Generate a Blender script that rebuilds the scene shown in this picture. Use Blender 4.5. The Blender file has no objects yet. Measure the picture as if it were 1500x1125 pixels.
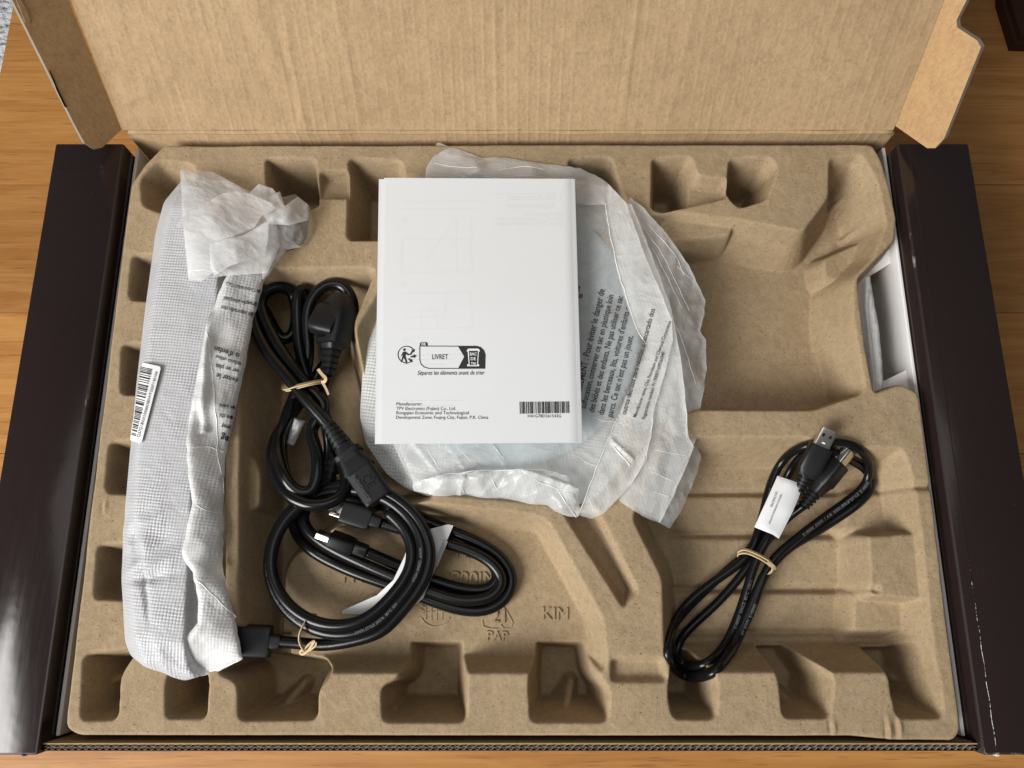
import bpy, bmesh, math, random
import numpy as np
from mathutils import Vector, Matrix
from mathutils.geometry import delaunay_2d_cdt
from mathutils.bvhtree import BVHTree
random.seed(7)
RNG = np.random.default_rng(11)
SC = bpy.context.scene
COL = SC.collection
R = math.radians

# ------------------------------------------------------------------ camera
FPX = 1127.0                      # focal length of the phone camera in photo pixels (1500 wide)
TILT = R(14.5)
ZT = 0.15                         # height of the tray rim over the table
CAM = np.array([0.0, 0.0, ZT + 0.58])
AX_F = np.array([0, math.sin(TILT), -math.cos(TILT)])
AX_U = np.array([0, math.cos(TILT), math.sin(TILT)])
cd = bpy.data.cameras.new('camera')
cam = bpy.data.objects.new('camera', cd)
COL.objects.link(cam)
cam.location = CAM
cam.rotation_euler = (TILT, 0, 0)
cd.sensor_width = 36
cd.lens = 36 * FPX / 1500
cd.clip_start = 0.01
cd.clip_end = 50
SC.camera = cam

# ------------------------------------------------------------------ light
w = bpy.data.worlds.new('World')
SC.world = w
w.use_nodes = True
w.node_tree.nodes['Background'].inputs[0].default_value = (0.90, 0.94, 1.0, 1)
w.node_tree.nodes['Background'].inputs[1].default_value = 0.085


def area(name, loc, target, sx, sy, power, col):
    l = bpy.data.lights.new(name, 'AREA')
    l.shape = 'RECTANGLE'
    l.size, l.size_y = sx, sy
    l.energy = power
    l.color = col
    o = bpy.data.objects.new(name, l)
    o.location = loc
    o.rotation_euler = (Vector(target) - Vector(loc)).to_track_quat('-Z', 'Y').to_euler()
    COL.objects.link(o)
    return o


area('window_light', (-2.1, -1.62, 1.95), (0.0, 0.12, 0.1), 1.5, 1.8, 146, (1.0, 0.985, 0.955))
area('overhead_fill', (-0.1, 0.2, 2.5), (0, 0.1, 0.1), 1.8, 1.4, 7.5, (1.0, 0.98, 0.95))  # unseen soft fill from above, added to lift the shade
SC.view_settings.view_transform = 'Standard'
SC.view_settings.look = 'None'
SC.view_settings.exposure = 0.11
SC.view_settings.gamma = 1.0
SC.render.engine = 'CYCLES'
SC.cycles.max_bounces = 8
SC.cycles.transparent_max_bounces = 12


# ------------------------------------------------------------------ photo pixel -> point in the place
def P(px, py, z):
    r = (px - 750) / FPX * np.array([1.0, 0, 0]) + (562.5 - py) / FPX * AX_U + AX_F
    return CAM + r * (z - CAM[2]) / r[2]


def Pm(px, py, mm):                # height in mm over the tray rim
    return P(px, py, ZT + mm / 1000.0)


def Pv(px, py, z):                 # arrays
    px, py, z = np.broadcast_arrays(np.asarray(px, float), np.asarray(py, float), np.asarray(z, float))
    d = ((px - 750) / FPX)[..., None] * np.array([1.0, 0, 0]) + ((562.5 - py) / FPX)[..., None] * AX_U + AX_F
    return CAM + d * ((z - CAM[2]) / d[..., 2])[..., None]


def Pplane(px, py, p0, n):
    r = (px - 750) / FPX * np.array([1.0, 0, 0]) + (562.5 - py) / FPX * AX_U + AX_F
    return CAM + r * ((np.asarray(p0) - CAM) @ n) / (r @ n)


def proj(p):
    d = np.asarray(p, float) - CAM
    wv = d @ AX_F
    return 750 + FPX * d[..., 0] / wv, 562.5 - FPX * (d @ AX_U) / wv


# ------------------------------------------------------------------ materials
class NT:
    def __init__(s, name):
        s.m = bpy.data.materials.new(name)
        s.m.use_nodes = True
        s.t = s.m.node_tree
        s.b = s.t.nodes['Principled BSDF']
        s.out = s.t.nodes['Material Output']
        s.tc = s.t.nodes.new('ShaderNodeTexCoord')

    def n(s, typ, **kw):
        nd = s.t.nodes.new('ShaderNode' + typ)
        for k, v in kw.items():
            if hasattr(nd, k):
                setattr(nd, k, v)
        return nd

    def link(s, a, b):
        s.t.links.new(a, b)

    def mapping(s, scale=(1, 1, 1), rot=(0, 0, 0), src=None):
        mp = s.n('Mapping')
        mp.inputs['Scale'].default_value = scale
        mp.inputs['Rotation'].default_value = rot
        s.link(src or s.tc.outputs['Object'], mp.inputs['Vector'])
        return mp.outputs[0]

    def noise(s, scale, detail=3, rough=0.55, vec=None, dist=0.0):
        nz = s.n('TexNoise')
        nz.inputs['Scale'].default_value = scale
        nz.inputs['Detail'].default_value = detail
        nz.inputs['Roughness'].default_value = rough
        nz.inputs['Distortion'].default_value = dist
        s.link(vec or s.tc.outputs['Object'], nz.inputs['Vector'])
        return nz.outputs['Fac']

    def ramp(s, fac, stops):
        r = s.n('ValToRGB')
        e = r.color_ramp.elements
        while len(e) < len(stops):
            e.new(0.5)
        for i, (p, c) in enumerate(stops):
            e[i].position = p
            e[i].color = (c, c, c, 1) if isinstance(c, (int, float)) else (*c, 1)
        s.link(fac, r.inputs[0])
        return r.outputs[0]

    def mix(s, fac, a, b, mode='MIX'):
        mx = s.n('Mix')
        mx.data_type = 'RGBA'
        mx.blend_type = mode
        for sock, v in ((mx.inputs[0], fac), (mx.inputs[6], a), (mx.inputs[7], b)):
            if isinstance(v, (int, float)):
                sock.default_value = v
            elif isinstance(v, tuple):
                sock.default_value = (*v, 1)
            else:
                s.link(v, sock)
        return mx.outputs[2]

    def math(s, op, a, b=None, c=None):
        m = s.n('Math')
        m.operation = op
        for i, v in enumerate((a, b, c)):
            if v is None:
                continue
            if isinstance(v, (int, float)):
                m.inputs[i].default_value = v
            else:
                s.link(v, m.inputs[i])
        return m.outputs[0]

    def bump(s, h, strength, dist, prev=None):
        b = s.n('Bump')
        b.inputs['Strength'].default_value = strength
        b.inputs['Distance'].default_value = dist
        s.link(h, b.inputs['Height'])
        if prev is not None:
            s.link(prev, b.inputs['Normal'])
        return b.outputs[0]

    def set(s, col=None, rough=None, normal=None, **kw):
        for sock, v in (('Base Color', col), ('Roughness', rough), ('Normal', normal)):
            if v is None:
                continue
            if isinstance(v, (int, float)):
                s.b.inputs[sock].default_value = v
            elif isinstance(v, tuple):
                s.b.inputs[sock].default_value = (*v, 1)
            else:
                s.link(v, s.b.inputs[sock])
        for k, v in kw.items():
            s.b.inputs[k.replace('_', ' ')].default_value = v
        return s


def mat_board(name, c0, c1, flutes=True, along='x'):
    m = NT(name)
    big = m.noise(9, 3)
    fib = m.noise(420, 4, 0.7, m.mapping((1, 1, 0.55)))
    spk = m.noise(900, 1, 0.5)
    c = m.mix(m.ramp(big, [(0.35, 0), (0.65, 1)]), c0, c1)
    c = m.mix(m.ramp(fib, [(0.36, 0.0), (0.64, 0.6)]), c, tuple(x * 0.68 for x in c0))
    mott = m.noise(110, 4, 0.7, m.mapping((1, 0.6, 0.6)))
    c = m.mix(m.ramp(mott, [(0.36, 0.0), (0.62, 0.30)]), c, tuple(min(1, x * 1.22) for x in c1))
    c = m.mix(m.ramp(spk, [(0.66, 0.0), (0.72, 0.6)]), c, tuple(min(1, x * 1.25) for x in c1))
    dark = m.noise(420, 0, 0.5, m.mapping((1, 1.7, 1.3)))
    c = m.mix(m.ramp(dark, [(0.84, 0.0), (0.88, 0.5)]), c, tuple(x * 0.3 for x in c0))
    n = m.bump(fib, 0.25, 0.0006)
    if flutes:
        sep = m.n('SeparateXYZ')
        m.link(m.tc.outputs['Object'], sep.inputs[0])
        wob = m.noise(5, 2, 0.5, m.mapping((1, 0.3, 0.3)))
        ph = m.math('ADD', m.math('MULTIPLY', sep.outputs[0], 2 * math.pi / 0.0088), m.math('MULTIPLY', wob, 9.0))
        s1 = m.math('SINE', ph)
        amp = m.ramp(m.noise(7, 3, 0.6, m.mapping((3.0, 0.8, 0.8))), [(0.36, 0.14), (0.72, 1.0)])
        prof = m.math('MULTIPLY', m.math('POWER', m.math('ABSOLUTE', m.math('ADD', m.math('MULTIPLY', s1, 0.5), 0.5)), 4.0), amp)
        n = m.bump(prof, 0.34, 0.0009, n)
        c = m.mix(m.math('MULTIPLY', prof, 0.06), c, tuple(min(1, x * 1.3) for x in c1))
        warp = m.noise(14, 3, 0.5)
        n = m.bump(warp, 0.35, 0.006, n)
    m.set(c, 0.85, n, Specular_IOR_Level=0.15)
    return m.m


def mat_pulp():
    m = NT('moulded_pulp')
    big = m.noise(11, 4, 0.6)
    fib = m.noise(520, 5, 0.8)
    mid = m.noise(150, 4, 0.7)
    spk = m.noise(1000, 0, 0.5)
    c = m.mix(m.ramp(big, [(0.3, 0), (0.7, 1)]), (0.355, 0.262, 0.158), (0.455, 0.342, 0.214))
    c = m.mix(m.ramp(fib, [(0.34, 0.0), (0.68, 0.65)]), c, (0.245, 0.175, 0.102))
    c = m.mix(m.ramp(mid, [(0.40, 0.0), (0.65, 0.35)]), c, (0.50, 0.38, 0.245))
    c = m.mix(m.ramp(spk, [(0.72, 0.0), (0.78, 0.35)]), c, (0.55, 0.44, 0.31))
    dk = m.noise(560, 0, 0.5, m.mapping((1, 1.6, 1)))
    c = m.mix(m.ramp(dk, [(0.76, 0.0), (0.80, 0.6)]), c, (0.09, 0.06, 0.035))
    n = m.bump(fib, 0.45, 0.0007)
    n = m.bump(mid, 0.40, 0.0012, n)
    m.set(c, 0.92, n, Specular_IOR_Level=0.1)
    return m.m


def mat_dark_print():
    m = NT('dark_brown_print')
    sm = m.noise(5, 3)
    scr = m.noise(70, 4, 0.7, m.mapping((5, 0.3, 1)))
    dust = m.noise(900, 0)
    c = m.mix(sm, (0.015, 0.0095, 0.009), (0.025, 0.0155, 0.0145))
    c = m.mix(m.ramp(dust, [(0.88, 0.0), (0.90, 0.3)]), c, (0.18, 0.16, 0.15))
    n = m.bump(scr, 0.06, 0.0005)
    n = m.bump(m.noise(22, 3, 0.5), 0.16, 0.0022, n)
    m.set(c, m.ramp(scr, [(0.3, 0.13), (0.75, 0.21)]), n, Specular_IOR_Level=0.45)
    return m.m


def mat_worn_edge():
    m = NT('worn_print_edge')
    nz = m.noise(42, 5, 0.8, m.mapping((1, 0.25, 1)))
    c = m.mix(m.ramp(nz, [(0.58, 0.0), (0.70, 0.85)]), (0.024, 0.015, 0.016), (0.42, 0.38, 0.36))
    m.set(c, 0.5)
    return m.m


def mat_oak():
    m = NT('oiled_oak')
    oi = m.n('ObjectInfo')
    off = m.math('MULTIPLY', oi.outputs['Random'], 37.0)
    cb = m.n('CombineXYZ')
    m.link(off, cb.inputs[0]); m.link(off, cb.inputs[1])
    add = m.n('VectorMath')
    m.link(m.tc.outputs['Object'], add.inputs[0]); m.link(cb.outputs[0], add.inputs[1])
    v = add.outputs[0]
    warp = m.noise(2.0, 2, 0.5, m.mapping((1.0, 3.0, 1), src=v))
    rings = m.noise(19, 5, 0.62, m.mapping((0.16, 2.0, 1), src=v), 2.2)
    fine = m.noise(260, 3, 0.7, m.mapping((0.035, 1.6, 1), src=v))
    pores = m.noise(420, 2, 0.6, m.mapping((0.05, 1.2, 1), src=v))
    c = m.mix(m.ramp(rings, [(0.36, 0), (0.64, 1)]), (0.42, 0.178, 0.044), (0.55, 0.265, 0.078))
    c = m.mix(m.ramp(fine, [(0.36, 0.0), (0.66, 0.30)]), c, (0.32, 0.135, 0.036))
    c = m.mix(m.ramp(pores, [(0.60, 0.0), (0.70, 0.5)]), c, (0.17, 0.070, 0.020))
    knot = m.n('TexVoronoi')
    knot.inputs['Scale'].default_value = 6.0
    m.link(m.mapping((0.5, 1.3, 1), src=v), knot.inputs['Vector'])
    c = m.mix(m.ramp(knot.outputs['Distance'], [(0.0, 0.9), (0.035, 0.0)]), c, (0.10, 0.04, 0.012))
    tint = m.math('ADD', m.math('MULTIPLY', oi.outputs['Random'], 0.30), 0.82)
    cc = m.n('CombineColor')
    for i in range(3):
        m.link(tint, cc.inputs[i])
    c = m.mix(1.0, c, cc.outputs[0], 'MULTIPLY')
    n = m.bump(fine, 0.18, 0.0006)
    m.set(c, m.ramp(fine, [(0.3, 0.36), (0.7, 0.5)]), n, Specular_IOR_Level=0.4)
    return m.m


def mat_plain(name, col, rough, spec=0.5, metal=0.0, nscale=None, nstr=0.1, ndist=0.0005, vary=0.0, coat=0.0):
    m = NT(name)
    n = None
    c = col
    if nscale:
        nz = m.noise(nscale, 3)
        n = m.bump(nz, nstr, ndist)
    if vary:
        c = m.mix(m.noise(60, 3), tuple(x * (1 - vary) for x in col), tuple(min(1, x * (1 + vary)) for x in col))
    m.set(c, rough, n, Specular_IOR_Level=spec, Metallic=metal, Coat_Weight=coat)
    return m.m


def mat_foam(name, rot, grid=0.0026, gstr=0.8, alpha=1.0, tint=(0.80, 0.80, 0.81), crum=0.35, rough=0.42, cell=0.0):
    """thin white polyethylene film: embossed grid, fine crumples, some light coming through"""
    m = NT(name)
    v = m.mapping((1, 1, 1), (0, 0, rot))
    nz = m.n('TexNoise')
    nz.inputs['Scale'].default_value = 45
    m.link(v, nz.inputs['Vector'])
    wv = m.n('VectorMath'); wv.operation = 'MULTIPLY_ADD'
    m.link(nz.outputs['Color'], wv.inputs[0]); wv.inputs[1].default_value = (0.0022, 0.0022, 0.0); m.link(v, wv.inputs[2])
    sep = m.n('SeparateXYZ'); m.link(wv.outputs[0], sep.inputs[0])
    k = math.pi / grid
    gx = m.math('SINE', m.math('MULTIPLY', sep.outputs[0], k))
    gy = m.math('SINE', m.math('MULTIPLY', sep.outputs[1], k))
    g = m.math('ADD', m.math('MULTIPLY', m.math('ABSOLUTE', gx), 0.6), m.math('MULTIPLY', m.math('ABSOLUTE', gy), 0.6))
    fade = m.ramp(m.noise(30, 3), [(0.35, 0.35), (0.62, 1.0)])
    g2 = m.math('MULTIPLY', g, fade)
    vor = m.n('TexVoronoi'); vor.inputs['Scale'].default_value = 85
    try:
        vor.feature = 'F1'
    except Exception:
        pass
    dn = m.n('TexNoise'); dn.inputs['Scale'].default_value = 38; dn.inputs['Detail'].default_value = 3
    m.link(v, dn.inputs['Vector'])
    dv = m.n('VectorMath'); dv.operation = 'MULTIPLY_ADD'
    m.link(dn.outputs['Color'], dv.inputs[0]); dv.inputs[1].default_value = (0.02, 0.02, 0.02); m.link(v, dv.inputs[2])
    st = m.mapping((0.55, 1.5, 1), (0, 0, 0.6), src=dv.outputs[0])
    m.link(st, vor.inputs['Vector'])
    wr = m.noise(32, 5, 0.6, v, 1.5)
    n = m.bump(g2, gstr, 0.0009)
    ve = m.n('TexVoronoi'); ve.feature = 'DISTANCE_TO_EDGE'; ve.inputs['Scale'].default_value = 48
    m.link(m.mapping((0.6, 1.5, 1), (0, 0, -0.5), src=dv.outputs[0]), ve.inputs['Vector'])
    ridge = m.ramp(ve.outputs['Distance'], [(0.0, 1.0), (0.055, 0.0)])
    rmask = m.ramp(m.noise(24, 2, 0.5, v), [(0.46, 0.0), (0.58, 1.0)])
    ridge = m.math('MULTIPLY', ridge, rmask)
    n = m.bump(vor.outputs['Distance'], crum * 0.40, 0.0050, n)
    n = m.bump(ridge, crum * 0.35, 0.0006, n)
    n = m.bump(wr, 0.22 + 0.45 * crum, 0.004, n)
    fine = m.noise(500, 2, 0.6, v)
    c = m.mix(m.ramp(fine, [(0.3, 0), (0.7, 1)]), tuple(x * 0.94 for x in tint), tint)
    if cell:
        c = m.mix(m.math('MULTIPLY', m.ramp(g, [(0.25, 1), (0.75, 0)]), cell), c, tuple(x * 0.72 for x in tint))
    m.set(c, rough, n, Specular_IOR_Level=0.5)
    tr = m.n('BsdfTranslucent'); tr.inputs[0].default_value = (*tint, 1); m.link(n, tr.inputs['Normal'])
    ms = m.n('MixShader'); ms.inputs[0].default_value = 0.22
    m.link(m.b.outputs[0], ms.inputs[1]); m.link(tr.outputs[0], ms.inputs[2])
    last = ms.outputs[0]
    if alpha < 1:
        tp = m.n('BsdfTransparent')
        m2 = m.n('MixShader')
        af = m.math('ADD', m.math('MULTIPLY', m.ramp(wr, [(0.3, 0.0), (0.7, 1.0)]), 0.22), alpha - 0.11)
        m.link(af, m2.inputs[0])
        m.link(tp.outputs[0], m2.inputs[1]); m.link(last, m2.inputs[2])
        last = m2.outputs[0]
    m.link(last, m.out.inputs['Surface'])
    return m.m


M = {}
M['lid'] = mat_board('kraft_lid_board', (0.405, 0.278, 0.158), (0.485, 0.34, 0.197))
M['kraft'] = mat_board('kraft_board', (0.46, 0.31, 0.165), (0.53, 0.37, 0.205), flutes=False)
M['flap'] = mat_board('kraft_flap_board', (0.46, 0.29, 0.145), (0.53, 0.34, 0.172), flutes=False)
M['flute'] = mat_plain('corrugated_core', (0.30, 0.255, 0.20), 0.9, 0.1, nscale=600, vary=0.2)
M['pulp'] = mat_pulp()
M['dark'] = mat_dark_print()
M['worn'] = mat_worn_edge()
M['liner'] = mat_plain('white_liner_board', (0.82, 0.815, 0.81), 0.6, 0.3, nscale=400, vary=0.03)
M['oak'] = mat_oak()
M['pvc'] = mat_plain('black_cable_jacket', (0.0062, 0.0062, 0.0068), 0.25, 0.36, nscale=900, nstr=0.12, ndist=0.0003)
M['pvc_gloss'] = mat_plain('black_glossy_jacket', (0.0055, 0.0055, 0.0062), 0.20, 0.42, nscale=700, nstr=0.06, ndist=0.0003)
M['plug'] = mat_plain('black_matt_plug', (0.0088, 0.009, 0.010), 0.42, 0.36, nscale=1500, nstr=0.35, ndist=0.0003)
M['metal'] = mat_plain('nickel_shell', (0.72, 0.68, 0.62), 0.24, 0.5, 1.0, nscale=300, nstr=0.05)
M['slot'] = mat_plain('dark_slot', (0.006, 0.006, 0.008), 0.7, 0.2)
M['paper'] = mat_plain('white_booklet_paper', (0.765, 0.78, 0.795), 0.62, 0.25, nscale=240, nstr=0.06, ndist=0.0006, vary=0.012)
M['label'] = mat_plain('white_label_paper', (0.82, 0.83, 0.84), 0.5, 0.3)
M['ink'] = mat_plain('black_ink', (0.030, 0.030, 0.032), 0.6, 0.3)
M['ink2'] = mat_plain('dark_grey_ink', (0.085, 0.085, 0.09), 0.6, 0.3)
M['greyink'] = mat_plain('grey_film_ink', (0.055, 0.055, 0.058), 0.6, 0.3)
M['ghost'] = mat_plain('faint_show_through_ink', (0.715, 0.73, 0.745), 0.62, 0.25)
M['cableink'] = mat_plain('pale_cable_print', (0.16, 0.16, 0.165), 0.6, 0.3)
M['tie'] = mat_plain('tan_paper_tie', (0.66, 0.50, 0.29), 0.7, 0.3, nscale=500, nstr=0.3, vary=0.15)
M['plate'] = mat_plain('pale_blue_grey_plate', (0.42, 0.50, 0.53), 0.5, 0.4)
M['greydot'] = mat_plain('dark_grey_rubber', (0.16, 0.17, 0.18), 0.6, 0.3)
M['redwood'] = mat_plain('dark_red_lacquer', (0.045, 0.020, 0.013), 0.7, 0.1, nscale=60, vary=0.2)
M['hem'] = mat_plain('doubled_film_hem', (0.86, 0.87, 0.87), 0.3, 0.5)
M['bag'] = mat_foam('white_foam_film', 0.09, 0.0023, 0.55, 1.0, (0.70, 0.705, 0.73), 0.12, 0.34, 0.20)
M['bagfold'] = mat_foam('white_foam_film_fold', 0.09, 0.0023, 0.30, 1.0, (0.84, 0.84, 0.84), 0.25, 0.45)
M['crumple'] = mat_foam('thin_crumpled_film', 0.4, 0.0024, 0.05, 0.66, (0.88, 0.88, 0.88), 0.45, 0.25)
M['clearfilm'] = mat_foam('thin_clear_film', 0.4, 0.0027, 0.05, 0.40, (0.84, 0.83, 0.81), 0.9, 0.18)
M['discfilm'] = mat_foam('film_over_plate', 0.15, 0.0026, 0.10, 0.46, (0.86, 0.88, 0.88), 0.30, 0.26)
M['foldfilm'] = mat_foam('film_folds', -0.35, 0.0026, 0.12, 0.64, (0.88, 0.89, 0.88), 0.42, 0.22)
M['underfilm'] = mat_foam('white_film_underlayer', 0.15, 0.0026, 0.7, 1.0, (0.80, 0.81, 0.80), 0.15, 0.42)


# ------------------------------------------------------------------ object helpers
def thing(name, label, cat, loc=(0, 0, 0), group=None, kind=None):
    o = bpy.data.objects.new(name, None)
    o.empty_display_size = 0.02
    COL.objects.link(o)
    o.location = loc
    o['label'] = label
    o['category'] = cat
    if group:
        o['group'] = group
    if kind:
        o['kind'] = kind
    return o


def world_loc(o):
    v = Vector((0, 0, 0))
    while o is not None:
        v = v + o.location
        o = o.parent
    return v


def mesh_obj(name, verts, faces, mats, parent=None, smooth=True, angle=None, fmat=None):
    me = bpy.data.meshes.new(name)
    verts = np.asarray(verts, float)
    if parent is not None:
        verts = verts - np.array(world_loc(parent))
    me.from_pydata(verts.tolist(), [], faces if isinstance(faces, list) else faces.tolist())
    if not isinstance(mats, (list, tuple)):
        mats = [mats]
    for m_ in mats:
        me.materials.append(m_)
    if fmat is not None:
        me.polygons.foreach_set('material_index', fmat)
    if smooth:
        me.polygons.foreach_set('use_smooth', [True] * len(me.polygons))
        if angle is not None:
            me.set_sharp_from_angle(angle=R(angle))
    me.update()
    o = bpy.data.objects.new(name, me)
    COL.objects.link(o)
    if parent is not None:
        o.parent = parent
    return o


def bm_obj(name, bm, mats, parent=None, smooth=False, angle=30):
    bmesh.ops.recalc_face_normals(bm, faces=bm.faces)
    me = bpy.data.meshes.new(name)
    if parent is not None:
        bmesh.ops.translate(bm, verts=bm.verts, vec=-world_loc(parent))
    bm.to_mesh(me)
    bm.free()
    if not isinstance(mats, (list, tuple)):
        mats = [mats]
    for m_ in mats:
        me.materials.append(m_)
    if smooth:
        me.polygons.foreach_set('use_smooth', [True] * len(me.polygons))
        me.set_sharp_from_angle(angle=R(angle))
    o = bpy.data.objects.new(name, me)
    COL.objects.link(o)
    if parent is not None:
        o.parent = parent
    return o


def bm_box(bm, lo, hi, bevel=0.0, seg=2, mi=0):
    ret = bmesh.ops.create_cube(bm, size=1)
    vs = ret['verts']
    lo, hi = Vector(lo), Vector(hi)
    for v in vs:
        v.co = Vector((lo[i] + (v.co[i] + 0.5) * (hi[i] - lo[i]) for i in range(3)))
    fs = {f for v in vs for f in v.link_faces}
    for f in fs:
        f.material_index = mi
    if bevel:
        es = list({e for v in vs for e in v.link_edges})
        r = bmesh.ops.bevel(bm, geom=es, offset=bevel, segments=seg, affect='EDGES', profile=0.5)
        return r
    return ret


def slab(outline, nrm, thick):
    """prism from a planar outline (points), thickness against nrm"""
    o = np.asarray(outline, float)
    n_ = np.asarray(nrm, float)
    b = o - n_ * thick
    k = len(o)
    V = np.vstack([o, b])
    Fc = [list(range(k)), list(range(2 * k - 1, k - 1, -1))]
    for i in range(k):
        j = (i + 1) % k
        Fc.append([i, i + k, j + k, j])
    return V, Fc


def resample(pts, step):
    pts = np.asarray(pts, float)
    out = [pts[0]]
    for a, b in zip(pts[:-1], pts[1:]):
        nseg = max(1, int(math.ceil(np.linalg.norm(b[:2] - a[:2]) / step)))
        for i in range(1, nseg + 1):
            out.append(a + (b - a) * i / nseg)
    return np.array(out)


def fillet(poly, r, k=5):
    poly = [np.asarray(p, float) for p in poly]
    out = []
    n_ = len(poly)
    for i in range(n_):
        a, b, c = poly[i - 1], poly[i], poly[(i + 1) % n_]
        la, lc = np.linalg.norm(a - b), np.linalg.norm(c - b)
        ra = min(r, la * 0.45, lc * 0.45)
        p0 = b + (a - b) / la * ra
        p2 = b + (c - b) / lc * ra
        for t in np.linspace(0, 1, k):
            out.append((1 - t) ** 2 * p0 + 2 * t * (1 - t) * b + t * t * p2)
    return np.array(out)


def sd_poly(X, Y, poly):
    """signed distance, negative inside"""
    poly = np.asarray(poly, float)
    d2 = np.full(X.shape, 1e9)
    inside = np.zeros(X.shape, bool)
    n_ = len(poly)
    for i in range(n_):
        ax, ay = poly[i]
        bx, by = poly[(i + 1) % n_]
        ex, ey = bx - ax, by - ay
        L2 = ex * ex + ey * ey
        if L2 < 1e-16:
            continue
        t = np.clip(((X - ax) * ex + (Y - ay) * ey) / L2, 0, 1)
        d2 = np.minimum(d2, (X - ax - t * ex) ** 2 + (Y - ay - t * ey) ** 2)
        if ay != by:
            cond = ((ay > Y) != (by > Y)) & (X < (bx - ax) * (Y - ay) / (by - ay) + ax)
            inside ^= cond
    d = np.sqrt(d2)
    return np.where(inside, -d, d)


def smin(a, b, k):
    h = np.clip(0.5 + 0.5 * (b - a) / k, 0, 1)
    return b * (1 - h) + a * h - k * h * (1 - h)


def smax(a, b, k):
    return -smin(-a, -b, k)


def vnoise(x, y, scale, seed):
    """value noise, smooth, -1..1"""
    rg = np.random.default_rng(seed)
    T = rg.uniform(-1, 1, (256, 256))
    u, v = np.asarray(x) / scale + 100.3, np.asarray(y) / scale + 77.7
    iu, iv = np.floor(u).astype(int), np.floor(v).astype(int)
    fu, fv = u - iu, v - iv
    fu, fv = fu * fu * (3 - 2 * fu), fv * fv * (3 - 2 * fv)
    g = lambda a, b: T[a % 256, b % 256]
    return (g(iu, iv) * (1 - fu) + g(iu + 1, iv) * fu) * (1 - fv) + (g(iu, iv + 1) * (1 - fu) + g(iu + 1, iv + 1) * fu) * fv


def crumple(x, y, scale, seed, aniso=(1.0, 1.0), ang=0.0):
    """faceted creases: distance to the nearest of scattered points, rotated and stretched"""
    ca, sa = math.cos(ang), math.sin(ang)
    u = (x * ca + y * sa) * aniso[0] / scale
    v = (-x * sa + y * ca) * aniso[1] / scale
    u = u + 0.35 * vnoise(u, v, 1.7, seed + 1)
    v = v + 0.35 * vnoise(u, v, 1.7, seed + 2)
    rg = np.random.default_rng(seed)
    T = rg.uniform(0, 1, (64, 64, 3))
    iu, iv = np.floor(u).astype(int), np.floor(v).astype(int)
    best = np.full(np.shape(u), 9.0)
    for du in (-1, 0, 1):
        for dv in (-1, 0, 1):
            cu, cv = iu + du, iv + dv
            q = T[cu % 64, cv % 64]
            d = np.hypot(cu + q[..., 0] - u, cv + q[..., 1] - v) * (0.7 + 0.6 * q[..., 2])
            best = np.minimum(best, d)
    return best


def rbf(ctl):
    """surface through control points (px, py, mm) with gentle creases"""
    c = np.asarray(ctl, float)
    if len(c) == 1:
        return lambda px, py: np.full(np.shape(px), c[0, 2])
    xy = c[:, :2] / 100.0
    D = np.sqrt(((xy[:, None] - xy[None]) ** 2).sum(-1) + 0.004)
    n_ = len(c)
    A = np.zeros((n_ + 1, n_ + 1))
    A[:n_, :n_] = D
    A[:n_, n_] = A[n_, :n_] = 1
    sol = np.linalg.lstsq(A, np.append(c[:, 2], 0), rcond=None)[0]

    def f(px, py):
        px, py = np.asarray(px, float) / 100, np.asarray(py, float) / 100
        D_ = np.sqrt((px[..., None] - xy[:, 0]) ** 2 + (py[..., None] - xy[:, 1]) ** 2 + 0.004)
        return D_ @ sol[:n_] + sol[n_]
    return f


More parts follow.
